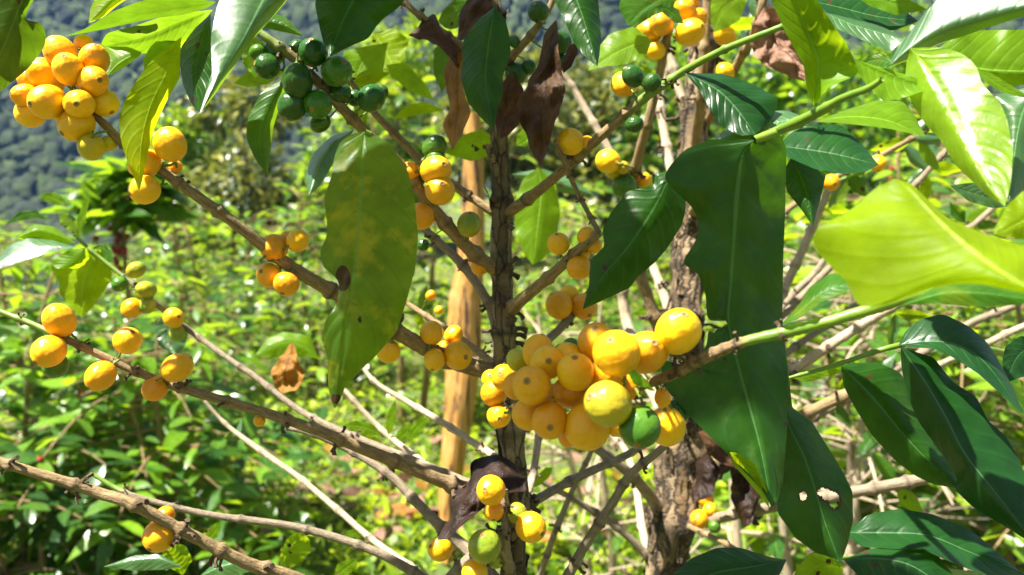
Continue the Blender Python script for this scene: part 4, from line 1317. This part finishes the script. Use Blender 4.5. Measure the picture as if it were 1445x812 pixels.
leaf(br('B2'), 'mid', [(352, 36), (372, 30), (400, 36), (430, 52)], [(372, 14), (402, 24)], [(375, 40), (402, 46)], .46, .46, .004, .004)
leaf(br('B2'), 'lime', [(352, 48), (358, 70), (362, 90), (360, 110)], [(340, 60), (342, 90)], [(375, 62), (378, 90)], .49, .49)
leaf(br('L9'), 'dark', [(515, -45), (498, 0), (480, 38), (465, 81)], [(455, -20), (444, 3), (449, 30), (456, 60)], [(585, -20), (562, 12), (540, 27), (529, 40), (520, 55), (495, 65), (478, 74)], .43, .41, .004, .012)
leaf(br('B2b'), 'lime', [(548, 60), (525, 76), (508, 95), (500, 128)], [(515, 66), (484, 72), (484, 100), (490, 118)], [(544, 76), (540, 108), (520, 122)], .60, .59)
leaf(br('B2b'), 'yell', [(528, 46), (540, 66), (552, 88), (560, 104)], [(522, 62), (532, 92), (548, 102)], [(556, 40), (578, 56), (566, 88)], .64, .63)
leaf(br('B2b'), 'lime', [(545, 92), (568, 100), (590, 116), (612, 142)], [(572, 88), (602, 120)], [(552, 108), (580, 130)], .62, .62)
leaf(br('B2b'), 'yell', [(626, 156), (600, 152), (580, 156), (553, 168)], [(602, 144), (575, 148)], [(602, 160), (575, 166)], .62, .62)
leaf(br('L9'), 'mid', [(622, 60), (628, 85), (626, 108), (624, 132)], [(612, 70), (612, 105)], [(636, 74), (634, 112)], .56, .55)
leaf(br('L9'), 'mid', [(690, -20), (668, 0), (648, 20), (628, 40)], [(650, -10), (625, 15), (618, 30)], [(680, 10), (660, 32), (640, 42)], .56, .56)
# the two hanging leaves at the middle left
leaf(br('B2'), 'spotted', [(514, 186), (511, 230), (509, 275), (503, 347), (496, 404), (486, 471), (479, 542), (472, 577)],
     [(495, 190), (480, 200), (472, 220), (468, 250), (457, 280), (462, 320), (461, 335), (451, 354), (456, 377), (475, 393), (479, 401), (476, 427), (459, 454), (454, 478), (462, 505), (463, 540), (466, 562)],
     [(525, 190), (550, 202), (575, 240), (585, 280), (590, 337), (586, 380), (573, 427), (560, 468), (529, 504), (503, 528), (487, 546), (480, 565)], .375, .350, .004, .010, nu=90, nh=16, bow=-.012, pet=[(521, 190)], spots=[(484, 393, 10, 17), (474, 563, 7, 6), (508, 451, 3.5, 3), (455, 330, 3, 6)], rip=1.3)
leaf(br('B2'), 'silver', [(500, 183), (470, 205), (450, 235), (436, 276)], [(468, 192), (440, 218), (431, 250)], [(484, 206), (466, 238), (452, 262)], .46, .44, .012, .002)
# leaves round the trunk top
leaf(br('T1'), 'dark', [(698, 10), (690, 60), (685, 110), (690, 150), (697, 185)], [(672, 30), (652, 60), (653, 80), (650, 110), (660, 145), (680, 168)], [(712, 25), (718, 45), (721, 75), (709, 108), (710, 132), (701, 160)], .43, .42, .012, .004)
leaf(br('R0'), 'dark', [(800, -40), (812, -5), (826, 35), (843, 94)], [(776, -10), (795, 25), (810, 62), (830, 85)], [(842, -18), (846, 20), (848, 50), (846, 78)], .44, .42, .004, .012)
leaf(br('R1'), 'lime', [(920, 58), (895, 64), (868, 76), (830, 100)], [(895, 37), (860, 48), (838, 75)], [(912, 78), (884, 91), (852, 94)], .58, .57, .008, -.004)
leaf(br('R6'), 'mid', [(960, -22), (935, -2), (910, 14), (886, 36)], [(912, -18), (880, -10), (872, 10)], [(950, 12), (922, 22), (898, 38)], .58, .57)
leaf(br('R6'), 'mid', [(925, 10), (940, 12), (955, 22), (965, 34)], [(940, 4), (958, 14)], [(935, 18), (952, 32)], .57, .57)
leaf(br('R7'), 'lime', [(1060, -20), (1035, 0), (1015, 20), (1008, 46)], [(1030, -18), (1003, 0), (1002, 28)], [(1055, 0), (1044, 28), (1026, 40)], .66, .65)
leaf(br('T1'), 'lime', [(700, 197), (678, 200), (655, 206), (626, 216)], [(680, 182), (655, 190)], [(690, 220), (665, 228), (645, 222)], .60, .60)
leaf(br('T1'), 'lime', [(760, 236), (764, 270), (760, 310), (752, 374)], [(738, 252), (725, 288), (728, 330), (740, 360)], [(784, 258), (791, 300), (784, 345), (766, 366)], .72, .71, .004, .012)
leaf(br('T1'), 'lime', [(728, 205), (742, 200), (750, 188), (752, 170)], [(730, 190), (742, 178)], [(742, 208), (756, 190)], .70, .70)
leaf(br('T1'), 'silver', [(722, 246), (760, 250), (800, 262), (840, 276)], [(765, 238), (810, 254)], [(756, 262), (800, 274)], .80, .80, .006, .006)
# dried leaves hanging by the trunk
leaf(br('L9'), 'deador', [(652, 72), (645, 110), (646, 150), (638, 213)], [(632, 85), (626, 105), (629, 125), (634, 150), (624, 178), (632, 195)], [(657, 90), (653, 125), (665, 158), (650, 192)], .50, .48, .016, -.012, name='dried_leaf', rip=3)
leaf(br('L9'), 'dead', [(662, 110), (650, 82), (628, 55), (576, 50)], [(655, 60), (622, 40), (613, 15), (592, 36)], [(650, 105), (632, 78), (605, 60)], .51, .49, .018, -.012, name='dried_leaf', rip=3)
leaf(br('R0'), 'dead', [(785, 28), (776, 80), (765, 150), (763, 233)], [(766, 48), (760, 88), (742, 130), (724, 148), (740, 180), (746, 212)], [(790, 55), (792, 100), (799, 145), (783, 176), (772, 215)], .47, .45, .018, -.014, name='dried_leaf', rip=3)
leaf(br('R0'), 'dead', [(795, 104), (800, 92), (808, 76), (815, 58)], [(792, 90), (804, 66)], [(806, 94), (816, 74)], .47, .47, .01, -.006, name='dried_leaf', rip=3)
leaf(br('T1'), 'dead', [(722, 100), (716, 135), (714, 165), (706, 196)], [(698, 130), (696, 165)], [(738, 125), (734, 170), (718, 192)], .51, .50, .012, -.01, name='dried_leaf', rip=3)
leaf(br('T1'), 'dead', [(690, -10), (676, 15), (660, 36), (645, 60)], [(660, -4), (645, 25)], [(692, 18), (672, 48)], .53, .52, .012, -.01, name='dried_leaf', rip=3)
leaf(br('R8'), 'deadpk', [(1078, 10), (1092, 40), (1108, 74), (1138, 116)], [(1064, 30), (1060, 75), (1095, 105)], [(1110, 15), (1130, 50), (1150, 90)], .62, .60, .02, -.012, name='dried_leaf', rip=2.5)
leaf(br('B3'), 'deadbl', [(742, 676), (700, 670), (672, 690), (652, 722), (617, 762)], [(722, 648), (690, 645), (664, 656), (660, 680), (640, 694), (638, 725), (622, 748)], [(744, 694), (716, 694), (697, 712), (666, 733), (645, 746), (632, 762)], .475, .46, .02, -.016, name='dried_leaf', rip=3.0)
leaf(br('B9'), 'deador', [(412, 482), (408, 510), (404, 530), (398, 556)], [(395, 505), (383, 525), (390, 546)], [(425, 508), (428, 535), (415, 552)], .66, .65, .01, -.008, name='dried_leaf', rip=3)
leaf(br('T2'), 'dead', [(985, 610), (1005, 622), (1030, 634), (1052, 662)], [(1005, 604), (1040, 620)], [(1000, 640), (1028, 660)], .68, .66, .02, -.02, name='dried_leaf', rip=3)
leaf(br('T2r'), 'deadbl', [(1040, 640), (1052, 668), (1056, 700), (1050, 745)], [(1030, 665), (1034, 710)], [(1068, 660), (1076, 700), (1064, 735)], .66, .65, .016, -.01, name='dried_leaf', rip=3)
leaf(br('T2'), 'deadbl', [(1000, 640), (996, 665), (990, 690), (978, 712)], [(985, 655), (974, 690)], [(1016, 660), (1008, 695)], .67, .66, .016, -.01, name='dried_leaf', rip=3)
# left side sprigs
leaf(br('B6'), 'yell', [(140, 352), (124, 378), (116, 410), (116, 449)], [(112, 350), (84, 360), (70, 375), (83, 396), (84, 415), (96, 430)], [(152, 365), (158, 380), (157, 396), (144, 415), (129, 436)], .60, .59, .006, .010)
leaf(br('B6'), 'lime', [(122, 350), (112, 362), (98, 374), (82, 380)], [(100, 352), (80, 362), (70, 374)], [(128, 366), (112, 378)], .595, .585, .0, .008)
leaf(br('B6'), 'silver', [(108, 349), (70, 350), (30, 358), (-14, 378)], [(78, 340), (42, 334), (14, 346)], [(72, 356), (32, 368), (0, 380)], .60, .584, .012, -.004)
leaf(br('B6'), 'lime', [(107, 343), (80, 332), (52, 326), (24, 336)], [(76, 320), (48, 316)], [(80, 346), (44, 342)], .61, .60, .006, .006)
leaf(br('B6'), 'silver', [(110, 334), (104, 320), (94, 310), (82, 304)], [(108, 310), (96, 300)], [(98, 326), (86, 318)], .60, .59)
leaf(br('B6'), 'lime', [(110, 336), (114, 316), (120, 296), (127, 277)], [(108, 312), (116, 290)], [(118, 318), (124, 296)], .60, .60)
leaf(br('B6'), 'mid', [(128, 352), (144, 348), (155, 358), (160, 372)], [(145, 342), (157, 356)], [(138, 358), (150, 368)], .605, .60)
leaf(br('B6'), 'silver', [(252, 444), (240, 460), (236, 480), (248, 501)], [(232, 444), (218, 462), (224, 488)], [(266, 448), (266, 472), (260, 490)], .63, .62, .0, .01)
leaf(br('B6'), 'mid', [(8, 316), (28, 304), (48, 300), (68, 310)], [(28, 298), (50, 297)], [(30, 312), (52, 308)], .75, .75)
leaf(br('B6'), 'lime', [(100, 290), (80, 282), (68, 276), (54, 278)], [(80, 272), (64, 272)], [(82, 290), (66, 286)], .75, .75)
# lower left sprigs
leaf(br('B5'), 'silver', [(258, 800), (225, 790), (190, 792), (146, 800)], [(225, 782), (190, 784)], [(230, 804), (190, 806)], .50, .501, .003, .0)
leaf(br('B5'), 'lime', [(258, 812), (250, 795), (244, 780), (230, 768)], [(236, 800), (228, 784)], [(272, 790), (262, 770), (246, 766)], .52, .51)
leaf(br('B5'), 'silver', [(280, 815), (310, 800), (340, 794), (372, 800)], [(305, 792), (338, 786)], [(315, 815), (350, 808)], .50, .49, .01, .0)
leaf(br('B5'), 'lime', [(286, 768), (298, 755), (306, 745), (312, 738)], [(290, 754), (304, 738)], [(300, 765), (310, 752)], .56, .56)
leaf(br('B5'), 'lime', [(396, 806), (404, 785), (414, 768), (420, 752)], [(395, 785), (404, 762), (414, 752)], [(415, 800), (440, 778), (436, 760)], .56, .55)
leaf(br('B5'), 'lime', [(470, 815), (482, 806), (492, 798), (504, 788)], [(476, 796), (494, 788)], [(488, 815), (504, 800)], .58, .58)
leaf(br('S1'), 'lime', [(522, 760), (514, 748), (508, 738), (505, 728)], [(510, 754), (502, 738)], [(521, 748), (512, 734)], .66, .66)
leaf(br('S1'), 'lime', [(518, 758), (506, 752), (496, 752), (484, 756)], [(506, 748), (494, 748)], [(508, 760), (494, 758)], .66, .66)
leaf(br('S3'), 'lime', [(548, 615), (550, 598), (554, 582), (558, 565)], [(543, 600), (548, 580)], [(556, 602), (560, 582)], .66, .66)
leaf(br('S3'), 'lime', [(575, 625), (582, 610), (592, 598), (604, 588)], [(576, 606), (592, 590)], [(588, 618), (602, 600)], .66, .66)
leaf(br('S3'), 'lime', [(545, 618), (525, 606), (505, 600), (482, 600)], [(525, 598), (500, 594)], [(524, 614), (500, 610)], .67, .67)
leaf(br('S3'), 'yell', [(540, 622), (520, 620), (500, 620), (488, 612)], [(520, 612), (500, 612)], [(520, 628), (505, 626)], .67, .67)
leaf(br('S3'), 'lime', [(556, 628), (566, 615), (578, 606), (586, 598)], [(560, 610), (575, 598)], [(572, 622), (584, 612)], .67, .67)
leaf(br('B9'), 'lime', [(450, 508), (430, 490), (400, 484), (360, 502)], [(438, 474), (400, 468), (375, 480)], [(438, 504), (410, 502), (385, 506)], .80, .79, .008, .0)
leaf(br('R3'), 'lime', [(892, 442), (915, 436), (935, 430), (957, 432)], [(912, 426), (935, 422)], [(918, 448), (940, 444)], .80, .80)
leaf(br('U7'), 'lime', [(748, 690), (760, 678), (770, 668), (780, 660)], [(755, 674), (770, 660)], [(764, 684), (776, 672)], .60, .60)

# -- the shaded leaves of the stout tree's front shoot
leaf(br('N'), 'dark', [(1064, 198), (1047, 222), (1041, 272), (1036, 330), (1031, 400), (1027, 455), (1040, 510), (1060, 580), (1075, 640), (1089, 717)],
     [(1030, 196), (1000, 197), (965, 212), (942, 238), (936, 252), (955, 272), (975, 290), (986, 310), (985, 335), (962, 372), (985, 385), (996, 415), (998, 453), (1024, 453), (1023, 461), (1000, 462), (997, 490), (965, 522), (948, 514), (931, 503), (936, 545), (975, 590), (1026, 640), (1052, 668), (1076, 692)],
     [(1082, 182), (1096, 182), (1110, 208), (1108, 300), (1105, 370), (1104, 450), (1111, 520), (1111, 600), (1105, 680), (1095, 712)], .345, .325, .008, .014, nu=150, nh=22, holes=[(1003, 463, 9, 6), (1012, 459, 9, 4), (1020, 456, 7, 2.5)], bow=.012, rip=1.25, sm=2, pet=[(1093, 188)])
leaf(br('N'), 'yell', [(1030, 638), (1050, 655), (1068, 680), (1086, 718)], [(1042, 640), (1065, 655), (1082, 690)], [(1034, 655), (1056, 680), (1074, 702)], .333, .328, -.002, .01, name='leaf')
leaf(br('N'), 'dark', [(948, 244), (935, 270), (915, 307), (885, 350), (851, 390), (822, 437)], [(925, 243), (922, 262), (885, 270), (862, 300), (850, 325), (853, 347), (841, 360), (833, 365), (831, 404)], [(968, 275), (967, 300), (962, 318), (942, 350), (925, 370), (901, 390), (888, 407), (851, 424)], .39, .375, .006, .010, nu=50, sm=0)
leaf(br('R1'), 'darkb', [(965, 102), (1012, 127), (1040, 155), (1066, 190)], [(985, 104), (1020, 104), (1060, 118), (1098, 138), (1092, 165)], [(985, 125), (1000, 152), (1020, 180), (1045, 192)], .41, .39, .010, -.002, nu=40)
leaf(br('N'), 'darkb', [(1098, 206), (1130, 210), (1180, 218), (1240, 233)], [(1115, 188), (1140, 178), (1187, 176), (1217, 204)], [(1106, 220), (1130, 230), (1150, 239), (1190, 246), (1222, 243)], .385, .37, .014, -.012)
leaf(br('N'), 'dark', [(1118, 220), (1130, 250), (1140, 280), (1147, 319)], [(1106, 240), (1110, 270), (1130, 295)], [(1142, 232), (1166, 246), (1158, 280)], .41, .40, .004, .006)
leaf(br('N'), 'silver', [(1135, 165), (1100, 172), (1060, 180), (1010, 202)], [(1110, 156), (1085, 157), (1045, 168), (1022, 186)], [(1118, 182), (1080, 196), (1040, 205)], .40, .40, .012, -.004)
leaf(br('N'), 'lime', [(1148, 150), (1153, 105), (1152, 80), (1135, 35), (1108, -25), (1092, -50)], [(1138, 122), (1134, 92), (1110, 50), (1088, 0), (1078, -30)], [(1168, 124), (1214, 104), (1196, 65), (1166, 20), (1140, -20)], .335, .325, -.012, -.010, nu=44)
leaf(br('N'), 'lime', [(1206, 84), (1245, 103), (1285, 117), (1319, 123)], [(1232, 92), (1255, 98), (1292, 110)], [(1212, 105), (1224, 122), (1247, 144), (1280, 137)], .325, .318, .001, -.004)
leaf(br('N'), 'lime', [(1150, 172), (1195, 165), (1250, 170), (1306, 193)], [(1195, 155), (1235, 142), (1275, 143), (1292, 165)], [(1195, 175), (1250, 181), (1288, 189)], .345, .345, .014, -.006)
leaf(br('N'), 'gloss', [(1284, 68), (1300, 85), (1319, 115), (1341, 160), (1367, 213), (1395, 262), (1418, 292)], [(1280, 85), (1277, 110), (1284, 140), (1305, 175), (1325, 195), (1350, 235), (1395, 278)], [(1305, 67), (1335, 68), (1361, 77), (1378, 94), (1386, 120), (1411, 144), (1421, 167), (1430, 214), (1426, 262)], .325, .275, .012, -.002, nu=44, rip=.5)
leaf(br('N'), 'silver', [(1252, 96), (1290, 66), (1335, 42), (1390, 26), (1470, 4)], [(1264, 72), (1300, 25), (1330, -8), (1390, -30), (1440, -30)], [(1280, 86), (1320, 64), (1360, 51), (1400, 37), (1450, 22)], .33, .305, .008, .012, nu=44, rip=.6)
leaf(br('N'), 'lime', [(1320, 72), (1350, 82), (1385, 98), (1490, 102)], [(1340, 56), (1378, 43), (1450, 42)], [(1350, 92), (1385, 108), (1420, 124), (1455, 118)], .34, .33, .004, .004)
leaf(br('N'), 'lime', [(1376, 96), (1395, 110), (1418, 125), (1460, 142)], [(1392, 100), (1420, 116)], [(1390, 116), (1412, 130)], .31, .305)
leaf(br('N'), 'silver', [(1460, 120), (1440, 170), (1430, 230), (1424, 285)], [(1425, 130), (1403, 135), (1410, 190), (1414, 250)], [(1475, 170), (1465, 240), (1445, 275)], .36, .35, .01, .004)
leaf(br('N'), 'darkb', [(1140, 0), (1190, 12), (1240, 24), (1296, 30)], [(1170, -14), (1220, -16), (1265, 6)], [(1165, 16), (1205, 34), (1260, 44)], .40, .39, .012, -.006)
leaf(br('N'), 'silver', [(1165, 18), (1200, 34), (1240, 46), (1276, 56)], [(1200, 24), (1236, 34), (1262, 46)], [(1178, 40), (1220, 58), (1256, 74)], .39, .375, .010, -.004)
leaf(br('N'), 'lime', [(1200, -12), (1240, -2), (1275, 8), (1308, 14)], [(1240, -12), (1280, -2)], [(1225, 8), (1265, 22)], .39, .38)
leaf(br('N'), 'mid', [(1262, 92), (1250, 86), (1232, 84), (1210, 92)], [(1248, 76), (1226, 78)], [(1252, 96), (1232, 98)], .32, .33)
# blurred front leaf and its neighbours on the fruiting branch
leaf(br('M'), 'yell', [(1475, 415), (1440, 400), (1400, 374), (1342, 326), (1302, 286), (1285, 268), (1262, 252)], [(1465, 352), (1400, 334), (1340, 310), (1305, 278), (1285, 258)], [(1445, 414), (1380, 400), (1330, 403), (1290, 416), (1240, 434), (1210, 434), (1195, 397), (1165, 370), (1145, 345), (1150, 322), (1200, 298), (1236, 264)], .205, .245, .012, .012, nu=48, nh=10, rip=.5)
leaf(br('M'), 'mid', [(1100, 460), (1130, 438), (1165, 410), (1205, 400)], [(1127, 432), (1143, 405), (1173, 386), (1195, 391)], [(1125, 452), (1160, 426), (1196, 412)], .295, .29, .008, -.004)
leaf(br('M'), 'mid', [(1270, 432), (1330, 414), (1390, 414), (1460, 424)], [(1330, 400), (1400, 398), (1432, 406)], [(1320, 428), (1380, 434), (1440, 430)], .262, .255, .008, .0)
leaf(br('M'), 'yell', [(1480, 300), (1450, 310), (1425, 322), (1402, 332)], [(1445, 268), (1420, 292), (1406, 318)], [(1475, 335), (1440, 338)], .26, .263, .003, .0)
leaf(br('N'), 'silver', [(1340, 262), (1370, 272), (1400, 280), (1428, 292)], [(1372, 258), (1410, 272)], [(1366, 284), (1400, 294)], .36, .36)
leaf(br('M'), 'dark', [(920, 545), (905, 538), (895, 532), (886, 526)], [(906, 530), (894, 522)], [(908, 548), (894, 542)], .30, .29)
leaf(br('M'), 'mid', [(925, 552), (915, 546), (910, 540), (904, 532)], [(914, 540), (908, 532)], [(918, 552), (908, 546)], .295, .29)
# -- right edge tree: big dark drooping leaves
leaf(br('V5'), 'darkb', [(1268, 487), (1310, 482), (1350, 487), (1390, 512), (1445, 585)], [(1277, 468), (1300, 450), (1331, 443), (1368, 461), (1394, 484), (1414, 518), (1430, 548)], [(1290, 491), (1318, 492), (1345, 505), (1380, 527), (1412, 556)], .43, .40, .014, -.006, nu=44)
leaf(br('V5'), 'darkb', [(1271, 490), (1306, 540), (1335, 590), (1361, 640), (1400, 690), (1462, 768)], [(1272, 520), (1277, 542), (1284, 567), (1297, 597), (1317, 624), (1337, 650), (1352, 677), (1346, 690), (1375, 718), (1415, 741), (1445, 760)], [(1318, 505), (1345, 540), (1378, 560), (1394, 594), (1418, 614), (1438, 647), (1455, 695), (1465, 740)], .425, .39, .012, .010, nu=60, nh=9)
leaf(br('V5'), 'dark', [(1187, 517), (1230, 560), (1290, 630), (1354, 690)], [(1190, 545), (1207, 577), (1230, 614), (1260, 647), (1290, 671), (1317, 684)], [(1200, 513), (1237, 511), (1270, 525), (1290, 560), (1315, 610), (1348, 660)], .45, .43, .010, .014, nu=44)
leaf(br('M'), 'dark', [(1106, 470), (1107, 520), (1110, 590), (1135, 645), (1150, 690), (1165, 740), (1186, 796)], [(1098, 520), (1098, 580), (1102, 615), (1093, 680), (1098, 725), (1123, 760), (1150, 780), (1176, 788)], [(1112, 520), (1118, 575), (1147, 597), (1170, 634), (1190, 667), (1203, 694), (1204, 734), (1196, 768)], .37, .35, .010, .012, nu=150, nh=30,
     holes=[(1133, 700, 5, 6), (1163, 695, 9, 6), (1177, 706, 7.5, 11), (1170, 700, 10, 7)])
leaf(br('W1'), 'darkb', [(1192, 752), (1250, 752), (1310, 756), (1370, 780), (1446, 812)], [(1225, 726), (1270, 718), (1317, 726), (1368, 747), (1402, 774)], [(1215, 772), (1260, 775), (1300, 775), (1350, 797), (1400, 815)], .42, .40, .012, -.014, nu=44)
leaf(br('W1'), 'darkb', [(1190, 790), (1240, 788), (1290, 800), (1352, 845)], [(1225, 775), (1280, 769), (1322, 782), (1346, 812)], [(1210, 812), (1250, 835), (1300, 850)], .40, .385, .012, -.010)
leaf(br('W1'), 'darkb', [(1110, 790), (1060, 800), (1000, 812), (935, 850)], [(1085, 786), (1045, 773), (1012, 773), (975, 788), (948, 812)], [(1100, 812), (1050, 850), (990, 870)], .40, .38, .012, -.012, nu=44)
leaf(br('W1'), 'lime', [(1190, 800), (1168, 795), (1145, 805), (1116, 836)], [(1178, 784), (1143, 780), (1122, 806)], [(1188, 815), (1160, 832)], .41, .40)
leaf(br('V5'), 'darkb', [(1470, 480), (1448, 492), (1432, 510), (1420, 540)], [(1440, 474), (1418, 490), (1414, 515)], [(1470, 505), (1450, 530)], .46, .45)
leaf(br('V5'), 'lime', [(1110, 532), (1140, 530), (1175, 520), (1210, 515)], [(1140, 522), (1180, 512)], [(1140, 540), (1180, 528)], .46, .46)
leaf(br('V5'), 'mid', [(1400, 500), (1420, 540), (1440, 570), (1460, 600)], [(1402, 530), (1425, 575)], [(1430, 520), (1455, 570)], .48, .47)


# -- small leafy sprigs on the twigs behind
def rleaf(parent, x, y, ang, ln, wd, d, mat):
    ca, sa = math.cos(ang), math.sin(ang)
    bend = random.uniform(-.18, .18) * ln
    def q(u, v): return (x + ca * ln * u - sa * (v * wd + bend * u * u), y + sa * ln * u + ca * (v * wd + bend * u * u))
    us = (.15, .35, .55, .75, .9)
    prof = (.34, .5, .47, .3, .13)
    dd = random.uniform(-.3, .3) * ln / F_PX * d
    leaf(parent, mat, [q(0, 0), q(.4, 0), q(.7, 0), q(1, 0)], [q(u, -p * random.uniform(.75, 1.05)) for u, p in zip(us, prof)], [q(u, p * random.uniform(.6, 1.05)) for u, p in zip(us, prof)],
         d, d + dd, random.uniform(-.3, .5) * wd / F_PX * d, random.uniform(-.3, .5) * wd / F_PX * d, nu=16, nh=4)


random.seed(77)
for key, x, y, d, n, ln in (('R6', 905, 285, .70, 4, 52), ('R6', 890, 330, .73, 3, 46), ('V8', 1200, 245, .755, 5, 56), ('V8', 1290, 196, .74, 5, 58), ('V7', 1310, 240, .80, 5, 55), ('V7', 1250, 305, .80, 4, 50),
                            ('R8', 1070, 30, .66, 4, 60), ('V4', 1330, 482, .89, 5, 48), ('V2', 1255, 438, .70, 4, 50), ('V1', 1160, 300, .86, 3, 44), ('V9', 1370, 320, .94, 5, 46), ('V6', 1180, 566, .68, 3, 44),
                            ('V6b', 1270, 682, .63, 4, 55), ('B2b', 500, 122, .53, 4, 58), ('B8', 575, 290, .56, 3, 46), ('R10', 935, 120, .85, 3, 44), ('V4', 1240, 535, .87, 4, 46), ('S1', 340, 616, .715, 3, 36), ('B7', 590, 440, .60, 3, 36)):
    a0 = random.uniform(0, 6.28)
    for k in range(n):
        rleaf(br(key), x + random.uniform(-8, 8), y + random.uniform(-6, 6), a0 + k * 6.28 / n + random.uniform(-.4, .4), ln * random.uniform(.7, 1.15), ln * random.uniform(.36, .48), d + random.uniform(-.01, .02), random.choice(['lime', 'mid', 'lime', 'silver', 'yell']))


# ================================================================== UNSEEN LEAVES ADDED ABOVE THE FRAME (placed to throw dappled shade)
SUNNY = [at(*q) for q in ((330, 50, .385), (305, 110, .378), (345, 20, .39), (1320, 30, .325), (1400, 5, .318), (1290, 60, .33), (1390, 200, .288), (1330, 110, .31), (1410, 250, .28), (210, 150, .41),
                            (96, 98, .41), (60, 140, .41), (130, 130, .41), (240, 204, .42), (84, 452, .43), (180, 481, .43), (250, 519, .43), (1290, 330, .23), (1200, 340, .235), (1400, 350, .215), (1150, 60, .33),
                            (200, 55, .46), (1145, 228, .38), (1265, 125, .32), (1230, 160, .345), (400, 370, .46), (760, 300, .72), (1385, 660, .40), (1015, 120, .41), (880, 75, .575))]  # points that the added leaves must leave in the sun

SPOT = at(863, 482, .302)


def leaf_mass(parent, targets, seed, n_each, spread=.035, bare=()):  # unseen leaves put along the sun rays to shade the targets
    rg = np.random.default_rng(seed)
    P, D, U = [], [], []
    for tx, ty, td, cnt in targets:
        for _ in range(cnt * n_each):
            p0 = at(tx + rg.normal(0, 20), ty + rg.normal(0, 20), td)
            t = rg.uniform(.22, .55)
            p = p0 + SUN * t + Vector(rg.normal(0, spread, 3).tolist())
            x, y, d = to_px(p)
            if d > .05 and y > -90: continue
            az = rg.uniform(0, 6.28); dv = (math.cos(az), math.sin(az), rg.uniform(-.5, .2))
            pm = p + Vector(dv).normalized() * .055
            tips = [to_px(p + Vector(dv).normalized() * q + Vector((0, 0, -.5 * q * q / .14))) for q in (.05, .10, .15)]
            if any(t_[2] > .03 and t_[1] > -60 for t_ in tips): continue
            if any(((pm - q) - SUN * (pm - q).dot(SUN)).length < .080 for q in SUNNY): continue
            if ((pm - SPOT) - SUN * (pm - SPOT).dot(SUN)).length < .052: continue
            P.append(tuple(p))
            D.append(dv); U.append((rg.normal(0, .3), rg.normal(0, .3), 1))
    ln = rg.uniform(.09, .14, len(P))
    leaf_cloud('leaf_mass', P, D, U, ln, ln * .42, 'dark', parent, rg=rg, nu=7)  # out of view, added to the tree for its shadow


leaf_mass(T1, [(520, 270, .36, 1), (530, 420, .36, 1), (700, 90, .45, 3), (690, 30, .5, 2), (800, 60, .45, 2), (770, 110, .46, 5), (760, 180, .46, 3), (640, 130, .5, 2), (520, 10, .43, 2), (450, 120, .44, 1), (600, 60, .5, 2), (700, 350, .52, 1), (710, 480, .52, 1), (630, 260, .48, 1)], 5, 1)
leaf_mass(T2, [(x, y, .34, 2) for x in (960, 1010, 1060, 1100) for y in (220, 300, 380, 460, 540, 620)] + [(x, y, .345, 2) for x in (750, 810, 860, 920) for y in (500, 560, 610)]
      + [(850, 330, .38, 3), (900, 330, .38, 3), (940, 290, .39, 2), (870, 400, .38, 2), (1060, 150, .4, 2), (1200, 200, .38, 1), (960, 620, .74, 2), (960, 720, .74, 2), (1110, 640, .36, 3), (1150, 700, .36, 3), (1230, 600, .44, 3), (1280, 640, .44, 3),
         (1320, 560, .42, 3), (1370, 600, .4, 2), (1250, 760, .41, 3), (1320, 770, .41, 3), (1030, 800, .4, 3), (1330, 480, .42, 2), (1090, 690, .33, 2)], 6, 1)
